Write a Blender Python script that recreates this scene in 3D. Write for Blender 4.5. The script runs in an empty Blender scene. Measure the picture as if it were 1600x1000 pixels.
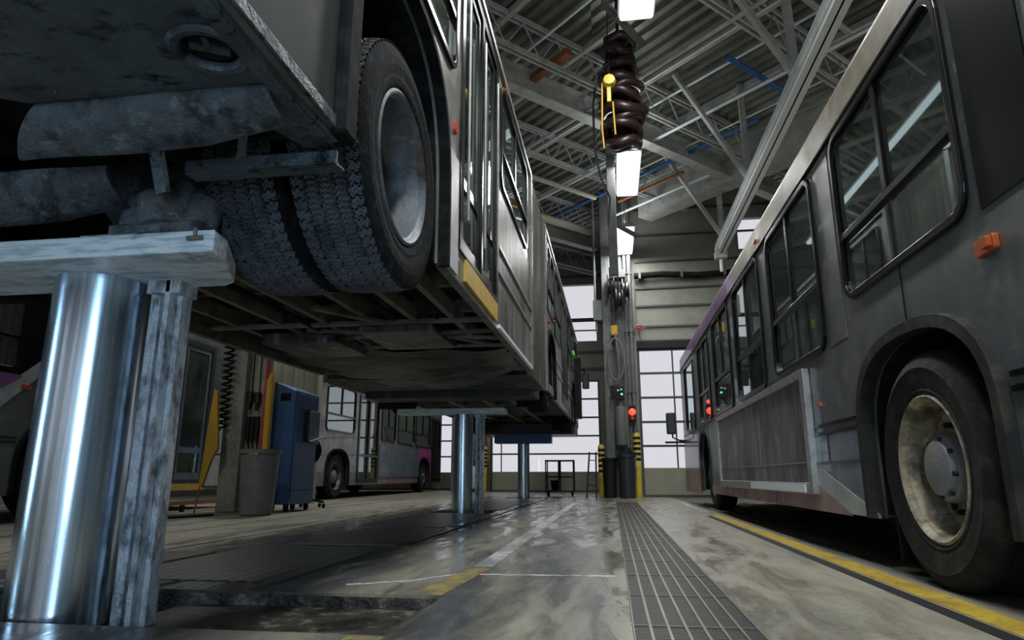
import bpy, bmesh, math, random
from mathutils import Vector, Matrix
from mathutils.geometry import tessellate_polygon
random.seed(7)
S = bpy.context.scene
COL = S.collection
PI = math.pi

# ------------------------------------------------------------------ camera
def make_camera():
    f, VX, VY, CX, CY, H = 1037., 957., 745., 800., 500., 0.5
    y = Vector(((VX-CX)/f, -(VY-CY)/f, -1)).normalized()
    z = Vector((0, 1, -(VY-CY)/f)).normalized()
    x = y.cross(z)
    m = Matrix(((x[0], x[1], x[2], 0), (y[0], y[1], y[2], 0), (z[0], z[1], z[2], H), (0, 0, 0, 1)))
    cam = bpy.data.cameras.new('camera'); o = bpy.data.objects.new('camera', cam)
    cam.sensor_width = 36; cam.lens = f/1600*36; cam.clip_start = .02; cam.clip_end = 200
    COL.objects.link(o); o.matrix_world = m; S.camera = o
make_camera()
S.view_settings.view_transform = 'Standard'; S.view_settings.look = 'None'
S.view_settings.gamma = 1; S.view_settings.use_curve_mapping = False
S.view_settings.exposure = 0.0

# ------------------------------------------------------------------ world: overcast daylight outside
W = bpy.data.worlds.new('overcast'); S.world = W; W.use_nodes = True
W.node_tree.nodes['Background'].inputs[0].default_value = (.95, .945, .98, 1)
W.node_tree.nodes['Background'].inputs[1].default_value = 0.78

LIGHTS = []
def area(loc, sx, sy, power, col=(.97, .98, .96), rot=(0, 0, 0), spread=PI):
    l = bpy.data.lights.new('lamp_or_fill_light', 'AREA'); l.shape = 'RECTANGLE'; l.size = sx; l.size_y = sy
    l.energy = power; l.color = col; l.spread = spread
    o = bpy.data.objects.new('lamp_or_fill_light', l); o.location = loc; o.rotation_euler = rot
    COL.objects.link(o); LIGHTS.append(o); return o
# the tubes inside the hanging fixtures over the middle aisle (fixtures are built further down)
LAMP_Y = [-5.2, -1.1, 2.6, 6.8, 12.5, 16.4]
LAMP_P = [240, 200, 115, 110, 150, 110]
for yy, pw in zip(LAMP_Y, LAMP_P):
    area((.51, yy, 6.33), .4, 1.8, pw)
# fixtures over the other bays
SIDE_LAMPS = [(-8.6, 4, 60), (-8.6, 13, 60), (-4.6, 20.5, 90), (6.2, 4, 120), (6.2, 12, 120), (-5.0, 1.5, 120), (-4.7, 12.2, 170)]
for (xx, yy, pw) in SIDE_LAMPS:
    area((xx, yy, 6.63), .4, 1.8, pw)
# added upward lights above the fixtures, to brighten the deck and joists
for yy in LAMP_Y: area((.51, yy, 6.56),    .3, 1.7, 17, rot=(PI, 0, 0))
for (xx, yy, pw) in SIDE_LAMPS: area((xx, yy, 6.86), .3, 1.7, 11, rot=(PI, 0, 0))
# added, unseen cool lights that make the bright streaks on the lift post
area((.05, -1.45, 1.15), .45, 1.6, 52, (.52, .76, 1), (math.radians(90), 0, math.radians(32)))
area((-4.9, .9, 1.0), .22, 1.6, 14, (.5, .75, 1), (math.radians(90), 0, math.radians(-60)))

# ------------------------------------------------------------------ materials
def mat(name, col, rough=.5, metal=0, var=None, bump=None, rvar=None, spec=.5, coat=0, emit=None):
    """var=(colour2, scale, lo, hi[, stretch])  bump=(scale, strength[, stretch])  rvar=(rough2, scale)"""
    m = bpy.data.materials.new(name); m.use_nodes = True
    nt = m.node_tree; N = nt.nodes; L = nt.links; b = N['Principled BSDF']
    b.inputs['Base Color'].default_value = (*col, 1); b.inputs['Roughness'].default_value = rough
    b.inputs['Metallic'].default_value = metal; b.inputs['Specular IOR Level'].default_value = spec
    b.inputs['Coat Weight'].default_value = coat
    tc = N.new('ShaderNodeTexCoord')
    def noise(scale, stretch=None, det=6):
        n = N.new('ShaderNodeTexNoise'); n.inputs['Scale'].default_value = scale; n.inputs['Detail'].default_value = det
        n.inputs['Roughness'].default_value = .62
        mp = N.new('ShaderNodeMapping'); L.new(tc.outputs['Object'], mp.inputs[0]); L.new(mp.outputs[0], n.inputs['Vector'])
        if stretch: mp.inputs['Scale'].default_value = stretch
        return n
    if var:
        lst = var if isinstance(var, list) else [var]
        cur = None
        for v in lst:
            n = noise(v[1], v[4] if len(v) > 4 else None)
            r = N.new('ShaderNodeMapRange'); r.inputs['From Min'].default_value = v[2]; r.inputs['From Max'].default_value = v[3]
            L.new(n.outputs['Fac'], r.inputs['Value'])
            mx = N.new('ShaderNodeMix'); mx.data_type = 'RGBA'
            if cur is None: mx.inputs['A'].default_value = (*col, 1)
            else: L.new(cur, mx.inputs['A'])
            mx.inputs['B'].default_value = (*v[0], 1); L.new(r.outputs[0], mx.inputs['Factor'])
            cur = mx.outputs['Result']
        L.new(cur, b.inputs['Base Color'])
    if rvar:
        n = noise(rvar[1], rvar[2] if len(rvar) > 2 else None)
        r = N.new('ShaderNodeMapRange'); r.inputs['From Min'].default_value = .35; r.inputs['From Max'].default_value = .65
        r.inputs['To Min'].default_value = rough; r.inputs['To Max'].default_value = rvar[0]
        L.new(n.outputs['Fac'], r.inputs['Value']); L.new(r.outputs[0], b.inputs['Roughness'])
    if bump:
        n = noise(bump[0], bump[2] if len(bump) > 2 else None)
        bp = N.new('ShaderNodeBump'); bp.inputs['Strength'].default_value = bump[1]; bp.inputs['Distance'].default_value = .02
        L.new(n.outputs['Fac'], bp.inputs['Height']); L.new(bp.outputs[0], b.inputs['Normal'])
    if emit:
        b.inputs['Emission Color'].default_value = (*emit[0], 1); b.inputs['Emission Strength'].default_value = emit[1]
    return m

def glass(name, tint, refl=.12, rough=.02, ior=1.5, dust=0):
    m = bpy.data.materials.new(name); m.use_nodes = True; nt = m.node_tree; N = nt.nodes; L = nt.links
    N.remove(N['Principled BSDF'])
    t = N.new('ShaderNodeBsdfTransparent'); t.inputs[0].default_value = (*tint, 1)
    g = N.new('ShaderNodeBsdfGlossy'); g.inputs['Roughness'].default_value = rough
    g.inputs[0].default_value = (.85, .95, .93, 1)
    fr = N.new('ShaderNodeFresnel'); fr.inputs[0].default_value = ior
    ad = N.new('ShaderNodeMath'); ad.operation = 'ADD'; ad.inputs[1].default_value = refl; L.new(fr.outputs[0], ad.inputs[0])
    mx = N.new('ShaderNodeMixShader'); L.new(ad.outputs[0], mx.inputs[0]); L.new(g.outputs[0], mx.inputs[2])
    if dust:
        df = N.new('ShaderNodeBsdfDiffuse'); df.inputs[0].default_value = (.30, .36, .31, 1)
        tc = N.new('ShaderNodeTexCoord'); nz = N.new('ShaderNodeTexNoise'); nz.inputs['Scale'].default_value = 1.7; nz.inputs['Detail'].default_value = 8
        L.new(tc.outputs['Object'], nz.inputs['Vector'])
        mr = N.new('ShaderNodeMapRange'); mr.inputs['From Min'].default_value = .3; mr.inputs['From Max'].default_value = .7
        mr.inputs['To Min'].default_value = dust*.4; mr.inputs['To Max'].default_value = dust*1.5; L.new(nz.outputs['Fac'], mr.inputs['Value'])
        m2 = N.new('ShaderNodeMixShader'); L.new(mr.outputs[0], m2.inputs[0]); L.new(t.outputs[0], m2.inputs[1]); L.new(df.outputs[0], m2.inputs[2]); L.new(m2.outputs[0], mx.inputs[1])
    else: L.new(t.outputs[0], mx.inputs[1])
    L.new(mx.outputs[0], N['Material Output'].inputs[0]); return m

M = {}
M['black'] = mat('black_rubber', (.006, .007, .008), .8, spec=.12, var=((.025, .026, .026), 9, .45, .75))
M['trimblack'] = mat('black_trim', (.005, .0055, .0055), .22, spec=.25)
M['lip'] = mat('dusty_rubber_lip', (.018, .019, .019), .6, spec=.25, var=[((.075, .068, .052), 3, .46, .68), ((.012, .012, .012), 9, .5, .7)])
M['tyre'] = mat('tyre_rubber', (.008, .010, .012), .85, spec=.12, var=[((.045, .052, .06), 14, .5, .85), ((.006, .006, .007), 5, .5, .7)], bump=(60, .35))
M['tread_block'] = mat('dusty_highlit_tread', (.085, .10, .12), .42, var=[((.03, .036, .044), 9, .45, .68), ((.17, .19, .21), 40, .62, .78)], bump=(80, .4))  # dusty block tops coloured lighter to stand in for highlights
M['tyre_dusty'] = mat('dusty_tyre_rubber', (.011, .012, .012), .75, spec=.2, var=[((.06, .056, .048), 6, .48, .8), ((.01, .01, .01), 16, .5, .7)], bump=(70, .25))
M['rim_tan'] = mat('dusty_tan_steel_rim', (.29, .25, .17), .5, .1, var=[((.07, .06, .045), 6, .42, .62), ((.42, .38, .28), 14, .52, .72), ((.10, .06, .035), 18, .6, .7)], bump=(40, .2))
M['rim_grey'] = mat('worn_grey_rim', (.12, .14, .16), .45, .3, var=[((.03, .033, .036), 4, .45, .62, (.3, 1, 1)), ((.28, .26, .2), 10, .56, .72), ((.10, .06, .04), 7, .56, .68)], bump=(40, .2))
M['hub_blue'] = mat('painted_hub', (.2, .24, .28), .4, .3, var=((.28, .22, .14), 12, .45, .7), bump=(40, .3))
M['grime'] = mat('oily_grime', (.02, .018, .016), .45, .2, var=((.10, .075, .045), 16, .5, .75), bump=(30, .6))
M['body_l'] = mat('silver_bus_paint', (.2, .2, .175), .3, .35, var=[((.10, .105, .10), 2.2, .4, .66), ((.3, .29, .24), 9, .55, .8)], rvar=(.5, 4), coat=.3)
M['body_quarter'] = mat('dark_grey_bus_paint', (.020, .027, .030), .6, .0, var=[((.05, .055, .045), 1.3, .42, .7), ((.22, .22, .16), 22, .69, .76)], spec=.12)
M['body_r'] = mat('dusty_silver_bus_paint', (.15, .16, .165), .3, .3, var=[((.085, .095, .10), 1.4, .4, .62), ((.22, .21, .18), 6, .55, .8), ((.08, .08, .075), 14, .6, .75, (1, .4, .12))], rvar=(.5, 3), coat=.25)
M['roof_r'] = mat('cream_roof_band', (.25, .215, .145), .33, .0, spec=.35, var=[((.14, .12, .08), 1.2, .4, .65, (1, .5, 2)), ((.32, .28, .2), 10, .5, .8), ((.10, .11, .09), 20, .58, .7, (1, .5, 3))], rvar=(.5, 5), coat=.3)
M['purple'] = mat('purple_bus_paint', (.21, .085, .27), .35, .1, var=((.12, .06, .15), 3, .45, .7), coat=.3)
M['plum'] = mat('faded_plum_stripe', (.27, .12, .16), .42, var=[((.34, .27, .2), 2.5, .4, .65), ((.14, .10, .10), 6, .5, .75)])
M['magenta'] = mat('magenta_bus_paint', (.5, .06, .33), .4)
M['swoosh'] = mat('pale_grey_stripe', (.42, .44, .44), .4, var=((.27, .29, .3), 5, .4, .7))
M['bluegrey'] = mat('blue_grey_skirt', (.12, .165, .21), .3, .3, var=((.22, .26, .29), 4, .45, .7), coat=.3)
M['steel_dirty'] = mat('dirty_bare_metal', (.15, .155, .145), .4, .5, var=[((.03, .032, .03), 2.2, .47, .62, (1, 1, .6)), ((.42, .43, .42), 6, .54, .72, (1, 1, .15)), ((.07, .06, .045), 9, .5, .66, (1, 1, .2))], bump=(18, .15))
M['alu'] = mat('aluminium_frame', (.42, .43, .42), .35, .7, var=((.26, .26, .25), 8, .45, .7))
M['chrome'] = mat('polished_steel_piston', (.72, .84, .95), .15, 1, var=((.36, .5, .62), 9, .42, .68, (5, 5, .12)), bump=(1, .02, (3, 3, 260)), rvar=(.3, 2.5, (6, 6, .15)))  # vertical streaks in the colour imitate reflections on the steel
M['galv'] = mat('galvanised_rail', (.6, .66, .72), .5, .5, var=[((.14, .16, .18), 18, .45, .65, (1, 1, .5)), ((.65, .7, .75), 60, .6, .75)], bump=(60, .5))
M['bolster'] = mat('worn_white_paint', (.80, .87, .90), .45, .0, var=[((.42, .54, .6), 16, .47, .62, (.35, 1, 3)), ((.12, .15, .18), 5, .62, .7)], bump=(25, .5))
M['tray'] = mat('oily_dark_steel', (.04, .052, .062), .34, .3, var=[((.10, .12, .135), 1.6, .42, .62), ((.006, .008, .010), 7, .54, .64, (1, 2.2, 1)), ((.26, .29, .31), 26, .68, .76)], bump=(11, .9), rvar=(.55, 5))  # pale blotches in the colour stand in for highlights
M['crumple'] = mat('crumpled_dirty_cover', (.10, .105, .085), .38, .2, var=[((.025, .027, .024), 5, .45, .6, (.5, 2, 1)), ((.3, .3, .25), 14, .6, .72, (.4, 2.5, 1))], bump=(9, 1, (.5, 2, 1)))
M['crust'] = mat('crusted_road_salt', (.13, .145, .155), .7, 0, var=[((.035, .04, .045), 7, .45, .6), ((.3, .32, .33), 30, .6, .75)], bump=(26, 1))
M['flap'] = mat('grimy_rubber_flap', (.07, .084, .096), .5, 0, var=[((.012, .016, .02), 8, .48, .62, (1, 1, .3)), ((.15, .17, .185), 18, .55, .72)], bump=(16, 1))
M['chassis'] = mat('chassis_steel', (.18, .175, .15), .5, .2, var=[((.07, .07, .062), 4, .45, .66), ((.38, .35, .27), 10, .6, .8)], bump=(20, .35))
M['chassis_dk'] = mat('dark_floor_pan', (.045, .047, .043), .6, .1, var=[((.025, .027, .028), 2, .4, .6), ((.14, .135, .11), 5, .55, .75)], bump=(10, .4))
M['bellows'] = mat('rubber_bellows', (.06, .058, .052), .45, 0, var=((.16, .15, .13), 3, .45, .7, (1, 1, .3)))
M['yellow_panel'] = mat('yellow_panel', (.62, .40, .06), .5, var=((.45, .3, .07), 9, .45, .7))
M['orange'] = mat('orange_lens', (.42, .085, .02), .3, emit=None)
M['redlens'] = mat('red_lens', (.5, .03, .02), .3)
M['interior'] = mat('bus_interior', (.10, .11, .105), .7)
M['seat'] = mat('bus_seat', (.05, .07, .09), .8)
M['busglass'] = glass('tinted_bus_glass', (.20, .27, .24), .20, dust=.16)
M['doorglass'] = glass('bus_door_glass', (.28, .34, .32), .12, dust=.10)
M['winglass'] = glass('overhead_door_glass', (.97, .97, .99), .0, ior=1.2)
M['yellow'] = mat('yellow_safety_paint', (.62, .47, .04), .45, var=((.38, .3, .06), 5, .45, .7))
M['yellowstrap'] = mat('yellow_fabric', (.55, .33, .03), .7)
M['blackpaint'] = mat('black_paint', (.010, .010, .011), .6, spec=.3)
M['bluecab'] = mat('blue_cabinet_paint', (.03, .085, .21), .35, .1, var=((.05, .12, .25), 3, .4, .7))
M['grey_plastic'] = mat('grey_plastic', (.16, .17, .165), .5, var=((.11, .115, .11), 6, .4, .7))
M['dark_plastic'] = mat('dark_plastic', (.03, .035, .045), .35)
M['wallpanel'] = mat('ribbed_wall_panel', (.24, .24, .205), .6, .05, var=((.14, .145, .125), .8, .4, .65), bump=(6, .1))
M['wallpanel2'] = mat('olive_wall_panel', (.2, .205, .175), .6, .05, var=((.18, .19, .17), 1.2, .4, .65))
M['doorpanel'] = mat('tan_door_panel', (.3, .29, .22), .5, var=((.25, .25, .2), 3, .4, .7))
M['doorframe'] = mat('dark_door_rail', (.07, .075, .075), .45, .3)
M['deck'] = mat('galvanised_roof_deck', (.21, .22, .195), .36, .45, var=((.13, .14, .125), 1.5, .4, .65))
M['steel_dim'] = mat('grey_column_paint', (.17, .18, .18), .5, .1, var=((.1, .105, .105), 3, .4, .65))
M['steel_white'] = mat('grey_painted_roof_steel', (.52, .54, .52), .45, .15, var=((.34, .35, .34), 4, .4, .7))
M['rail'] = mat('pale_painted_rail', (.82, .88, .93), .4, .1)
M['pipe'] = mat('cream_pipe', (.52, .51, .44), .45)
M['bluepipe'] = mat('blue_air_pipe', (.02, .12, .33), .4)
M['orangepipe'] = mat('rusty_orange_pipe', (.26, .10, .035), .5)
M['hose'] = mat('maroon_exhaust_hose', (.022, .007, .009), .36, 0, var=((.02, .008, .009), 6, .4, .7))
M['lamp'] = mat('lamp_diffuser', (.9, .93, .95), .4, emit=((.93, .96, 1), 2.2))
M['lamp_dim'] = mat('strip_diffuser', (.8, .88, .95), .4, emit=((.8, .92, 1), 1.0))
M['redlamp'] = mat('red_signal_lamp', (.9, .1, .04), .3, emit=((1, .05, .02), 2.2))
M['greenlamp'] = mat('green_indicator', (.1, .8, .4), .3, emit=((.1, 1, .45), 1.4))
M['hivis'] = mat('green_marker', (.2, .75, .08), .4)
M['conc_col'] = mat('stained_concrete', (.30, .29, .24), .7, var=[((.17, .165, .14), 2.5, .4, .65), ((.36, .35, .3), 14, .5, .7)], bump=(14, .3))
M['pitdark'] = mat('oily_pit_floor', (.035, .033, .028), .35, .1, var=[((.17, .15, .11), 9, .5, .62), ((.006, .006, .006), 5, .48, .6)], bump=(16, .8))
M['paint_white'] = mat('worn_white_line', (.6, .63, .62), .25, var=[((.2, .21, .19), 12, .5, .66), ((.3, .31, .3), 2, .45, .6)])
M['crack_white'] = mat('white_crack_filler', (.75, .8, .82), .3, var=((.3, .31, .3), 14, .5, .7))
M['paint_yellow'] = mat('worn_yellow_line', (.5, .36, .03), .45, var=[((.32, .22, .03), 4, .45, .65), ((.16, .14, .08), 22, .54, .66)])
M['paint_yellow_old'] = mat('faded_yellow_line', (.34, .26, .06), .45, var=((.15, .14, .09), 9, .42, .58))
M['grate'] = mat('cast_iron_grating', (.05, .047, .038), .5, .3, var=((.045, .045, .04), 4, .4, .7))
M['grate_rib'] = mat('grating_rib', (.2, .195, .165), .4, .4, var=((.12, .12, .10), 5, .4, .7))
M['tread'] = None

def floor_mat():
    m = bpy.data.materials.new('stained_polished_concrete'); m.use_nodes = True; nt = m.node_tree; N = nt.nodes; L = nt.links
    b = N['Principled BSDF']; tc = N.new('ShaderNodeTexCoord')
    def nz(scale, stretch, det=8, rg=.6, dist=0):
        mp = N.new('ShaderNodeMapping'); L.new(tc.outputs['Object'], mp.inputs[0]); mp.inputs['Scale'].default_value = stretch
        n = N.new('ShaderNodeTexNoise'); n.inputs['Scale'].default_value = scale; n.inputs['Detail'].default_value = det
        n.inputs['Roughness'].default_value = rg; n.inputs['Distortion'].default_value = dist
        L.new(mp.outputs[0], n.inputs['Vector']); return n.outputs['Fac']
    def rng(src, a, c, lo=0, hi=1, smooth=False):
        r = N.new('ShaderNodeMapRange'); r.inputs['From Min'].default_value = a; r.inputs['From Max'].default_value = c
        r.inputs['To Min'].default_value = lo; r.inputs['To Max'].default_value = hi
        if smooth: r.interpolation_type = 'SMOOTHSTEP'
        L.new(src, r.inputs['Value']); return r.outputs[0]
    def mix(fac, a, c):
        x = N.new('ShaderNodeMix'); x.data_type = 'RGBA'; L.new(fac, x.inputs['Factor'])
        if isinstance(a, tuple): x.inputs['A'].default_value = (*a, 1)
        else: L.new(a, x.inputs['A'])
        if isinstance(c, tuple): x.inputs['B'].default_value = (*c, 1)
        else: L.new(c, x.inputs['B'])
        return x.outputs['Result']
    def mul(a, c):
        x = N.new('ShaderNodeMath'); x.operation = 'MULTIPLY'; L.new(a, x.inputs[0])
        if isinstance(c, float): x.inputs[1].default_value = c
        else: L.new(c, x.inputs[1])
        return x.outputs[0]
    sep = N.new('ShaderNodeSeparateXYZ'); L.new(tc.outputs['Object'], sep.inputs[0])
    X = sep.outputs[0]
    c = mix(rng(nz(.7, (1.2, .6, 1), 4), .36, .66), (.27, .25, .185), (.135, .13, .105))
    c = mix(rng(nz(30, (1, 1, 1)), .3, .75), c, (.30, .285, .235))
    # mottled darker lane under the lifted bus
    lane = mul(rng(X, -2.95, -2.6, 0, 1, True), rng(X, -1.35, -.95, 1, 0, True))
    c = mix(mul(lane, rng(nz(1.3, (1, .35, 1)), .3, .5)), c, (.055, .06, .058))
    # traffic grime in the aisle
    aisle = mul(rng(X, -1.1, -.7, 0, 1, True), rng(X, -.1, .06, 1, 0, True))
    c = mix(mul(aisle, rng(nz(1.6, (2.2, .4, 1), dist=.25), .36, .6)), c, (.06, .068, .072))
    # even darker tone across the bay of the parked bus
    bay = rng(X, 1.38, 1.5, 0, 1, True)
    c = mix(mul(bay, .88), c, (.055, .05, .04))
    c = mix(mul(mul(rng(nz(4, (1.6, .35, 1), dist=.3), .57, .68), .8), rng(X, .3, .6, 1, .25, True)), c, (.045, .045, .04))
    c = mix(mul(rng(nz(60, (1, 1, 1), 3), .6, .72), .6), c, (.05, .05, .045))
    L.new(c, b.inputs['Base Color'])
    sh = rng(nz(2.3, (2.4, .55, 1), dist=.8), .38, .62, .09, .5)
    # smoother, sealed surface in the aisle; matt elsewhere
    md = rng(X, -.9, 2.0, 0, 1, True)
    dry = mul(rng(X, .75, 1.1, 0, 1, True), .22); 
    a1 = N.new('ShaderNodeMath'); a1.operation = 'ADD'; L.new(sh, a1.inputs[0]); L.new(dry, a1.inputs[1])
    dl = rng(X, -4.2, -3.0, .35, 0, True)
    a2 = N.new('ShaderNodeMath'); a2.operation = 'ADD'; L.new(a1.outputs[0], a2.inputs[0]); L.new(dl, a2.inputs[1])
    L.new(a2.outputs[0], b.inputs['Roughness'])
    bp = N.new('ShaderNodeBump'); bp.inputs['Strength'].default_value = .22; bp.inputs['Distance'].default_value = .01
    L.new(nz(7, (1, .6, 1), 10, .7), bp.inputs['Height']); L.new(bp.outputs[0], b.inputs['Normal'])
    return m
M['floor'] = floor_mat()

def tread_mat():
    m = mat('diamond_tread_plate', (.075, .078, .078), .38, .55, var=((.028, .03, .032), 3, .4, .65))
    nt = m.node_tree; N = nt.nodes; L = nt.links; b = N['Principled BSDF']
    tc = N.new('ShaderNodeTexCoord'); mp = N.new('ShaderNodeMapping'); mp.inputs['Rotation'].default_value = (0, 0, PI/4)
    mp.inputs['Scale'].default_value = (16, 44, 16); L.new(tc.outputs['Object'], mp.inputs[0])
    ck = N.new('ShaderNodeTexChecker'); ck.inputs['Scale'].default_value = 1; ck.inputs[1].default_value = (1, 1, 1, 1); ck.inputs[2].default_value = (0, 0, 0, 1)
    L.new(mp.outputs[0], ck.inputs[0])
    bp = N.new('ShaderNodeBump'); bp.inputs['Strength'].default_value = 1; bp.inputs['Distance'].default_value = .006
    mx = N.new('ShaderNodeMix'); mx.data_type = 'RGBA'; src = b.inputs['Base Color'].links[0].from_socket
    L.new(src, mx.inputs['A']); mx.inputs['B'].default_value = (.16, .165, .16, 1); L.new(ck.outputs['Fac'], mx.inputs['Factor']); L.new(mx.outputs['Result'], b.inputs['Base Color'])
    L.new(ck.outputs['Fac'], bp.inputs['Height']); L.new(bp.outputs[0], b.inputs['Normal']); return m
M['tread'] = tread_mat()

# ------------------------------------------------------------------ mesh builder
class MB:
    def __init__(s): s.v = []; s.f = []; s.sm = []
    def add(s, vs, fs, smooth=False):
        n = len(s.v); s.v += [tuple(p) for p in vs]
        for f in fs: s.f.append([i+n for i in f]); s.sm.append(smooth)
        return s
    def box(s, a, b, rot=0, piv=None):
        x0, x1 = sorted((a[0], b[0])); y0, y1 = sorted((a[1], b[1])); z0, z1 = sorted((a[2], b[2]))
        vs = [(x, y, z) for z in (z0, z1) for y in (y0, y1) for x in (x0, x1)]
        if rot:
            c, sn = math.cos(rot), math.sin(rot); px, py = piv or ((x0+x1)/2, (y0+y1)/2)
            vs = [(px+(x-px)*c-(y-py)*sn, py+(x-px)*sn+(y-py)*c, z) for x, y, z in vs]
        return s.add(vs, [(0, 2, 3, 1), (4, 5, 7, 6), (0, 1, 5, 4), (2, 6, 7, 3), (0, 4, 6, 2), (1, 3, 7, 5)])
    def bar(s, p, q, w, h=None, up=(0, 0, 1)):
        """rectangular bar from p to q, w across, h along 'up'"""
        h = h or w; p = Vector(p); q = Vector(q); d = (q-p).normalized(); u = Vector(up)
        if abs(d.dot(u)) > .97: u = Vector((1, 0, 0))
        a = d.cross(u).normalized(); u = a.cross(d).normalized()
        vs = [e+a*sx*w/2+u*sz*h/2 for e in (p, q) for sx, sz in ((-1, -1), (1, -1), (1, 1), (-1, 1))]
        return s.add(vs, [(0, 3, 2, 1), (4, 5, 6, 7), (0, 1, 5, 4), (1, 2, 6, 5), (2, 3, 7, 6), (3, 0, 4, 7)])
    def tube(s, pts, r, n=10, closed=False):
        P = [Vector(p) for p in pts]; k = len(P); rings = []
        ref = Vector((0, 0, 1))
        for i in range(k):
            if closed: d = P[(i+1) % k]-P[i-1]
            else: d = P[min(i+1, k-1)]-P[max(i-1, 0)]
            d.normalize()
            if abs(d.dot(ref)) > .98: a = d.cross(Vector((1, 0, 0))).normalized()
            else: a = d.cross(ref).normalized()
            b = d.cross(a).normalized(); rr = r[i] if isinstance(r, (list, tuple)) else r
            if rings:
                # align with previous ring to avoid twisting
                pa = rings[-1][1]; a2 = pa-d*pa.dot(d)
                if a2.length > 1e-4: a = a2.normalized(); b = d.cross(a).normalized()
            rings.append(([P[i]+(a*math.cos(t*2*PI/n)+b*math.sin(t*2*PI/n))*rr for t in range(n)], a))
        vs = [v for rg, _ in rings for v in rg]; fs = []
        for i in range(k if closed else k-1):
            j = (i+1) % k
            for t in range(n): fs.append((i*n+t, i*n+(t+1) % n, j*n+(t+1) % n, j*n+t))
        if not closed: fs += [tuple(range(n))[::-1], tuple(range((k-1)*n, k*n))]
        return s.add(vs, fs, True)
    def lathe(s, prof, c=(0, 0, 0), axis='z', n=32, smooth=True, a0=0, a1=2*PI):
        full = abs(a1-a0-2*PI) < 1e-6; m = n if full else n+1; vs = []
        for i in range(m):
            t = a0+(a1-a0)*i/n; co, si = math.cos(t), math.sin(t)
            for r, h in prof:
                if axis == 'z': vs.append((c[0]+r*co, c[1]+r*si, c[2]+h))
                elif axis == 'x': vs.append((c[0]+h, c[1]+r*co, c[2]+r*si))
                else: vs.append((c[0]+r*co, c[1]+h, c[2]+r*si))
        k = len(prof); fs = []
        for i in range(n):
            j = (i+1) % m
            for q in range(k-1): fs.append((i*k+q, j*k+q, j*k+q+1, i*k+q+1))
        return s.add(vs, fs, smooth)
    def cyl(s, p, q, r, n=20, r2=None):
        return s.tube([p, q], [r, r if r2 is None else r2], n)
    def plate(s, outer, holes, t0, t1, fn):
        """flat plate: 2-D outline with holes, thickness t0..t1, fn(u,v,w)->xyz"""
        loops = [list(outer)]+[list(h) for h in holes]
        tri = tessellate_polygon([[Vector((u, v, 0)) for u, v in l] for l in loops])
        flat = [p for l in loops for p in l]; n = len(flat)
        vs = [fn(u, v, t0) for u, v in flat]+[fn(u, v, t1) for u, v in flat]
        fs = [tuple(t) for t in tri]+[tuple(i+n for i in t[::-1]) for t in tri]
        k = 0
        for l in loops:
            m = len(l)
            for i in range(m):
                a, b = k+i, k+(i+1) % m; fs.append((a, b, b+n, a+n))
            k += m
        return s.add(vs, fs)
    def build(s, name, m, parent=None, origin=None, bevel=0, label=None):
        me = bpy.data.meshes.new(name)
        if origin is None:
            origin = Vector(parent.get('_o', (0, 0, 0))) if parent else Vector((0, 0, 0))
        me.from_pydata([tuple(Vector(p)-Vector(origin)) for p in s.v], [], s.f)
        bm = bmesh.new(); bm.from_mesh(me)
        bmesh.ops.remove_doubles(bm, verts=bm.verts, dist=1e-5)
        bmesh.ops.recalc_face_normals(bm, faces=bm.faces)
        bm.to_mesh(me); bm.free()
        sm = any(s.sm)
        if sm:
            me.polygons.foreach_set('use_smooth', [True]*len(me.polygons))
            try: me.set_sharp_from_angle(angle=math.radians(38))
            except Exception: pass
        me.materials.append(M[m] if isinstance(m, str) else m)
        if getattr(s, 'face_mat', None):
            me.materials.append(M[s.face_mat[0]]); og = Vector(origin)
            for p in me.polygons: p.material_index = 1 if s.face_mat[1](p.center+og) else 0
        o = bpy.data.objects.new(name, me); COL.objects.link(o)
        if parent: o.parent = parent; o['_o'] = tuple(origin)
        else: o.location = origin; o['_o'] = tuple(origin)
        if bevel:
            bv = o.modifiers.new('bevel', 'BEVEL'); bv.width = bevel; bv.segments = 2; bv.limit_method = 'ANGLE'
        if label: o['label'] = label
        return o

def thing(name, label, cat, loc=(0, 0, 0), group=None):
    o = bpy.data.objects.new(name, None); COL.objects.link(o); o.location = loc; o.empty_display_size = .1
    o['_o'] = tuple(loc); o['label'] = label; o['category'] = cat
    if group: o['group'] = group
    return o
def tag(o, label, cat, group=None, kind=None):
    o['label'] = label; o['category'] = cat
    if group: o['group'] = group
    if kind: o['kind'] = kind
    return o
def struct(o):
    o['kind'] = 'structure'; return o
def clone(root, loc, label=None, group=None, rot=None):
    def cp(o, par):
        c = o.copy(); COL.objects.link(c); c.parent = par
        for ch in [x for x in bpy.data.objects if x.parent == o and x is not c]: cp(ch, c)
        return c
    kids = [x for x in bpy.data.objects if x.parent == root]
    r = root.copy(); COL.objects.link(r); r.location = loc
    if rot is not None: r.rotation_euler = rot
    if label: r['label'] = label
    if group: r['group'] = group
    for k in kids: cp(k, r)
    return r
def rrect(u0, v0, u1, v1, r, n=5):
    out = []
    for cx, cy, a in ((u1-r, v1-r, 0), (u0+r, v1-r, 90), (u0+r, v0+r, 180), (u1-r, v0+r, 270)):
        for i in range(n+1):
            t = math.radians(a+90*i/n); out.append((cx+r*math.cos(t), cy+r*math.sin(t)))
    return out
def rect(u0, v0, u1, v1): return [(u0, v0), (u1, v0), (u1, v1), (u0, v1)]
XZ = lambda y: (lambda u, v, w: (u, y+w, v))
YZ = lambda x: (lambda u, v, w: (x+w, u, v))
XY = lambda z: (lambda u, v, w: (u, v, z+w))

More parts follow.
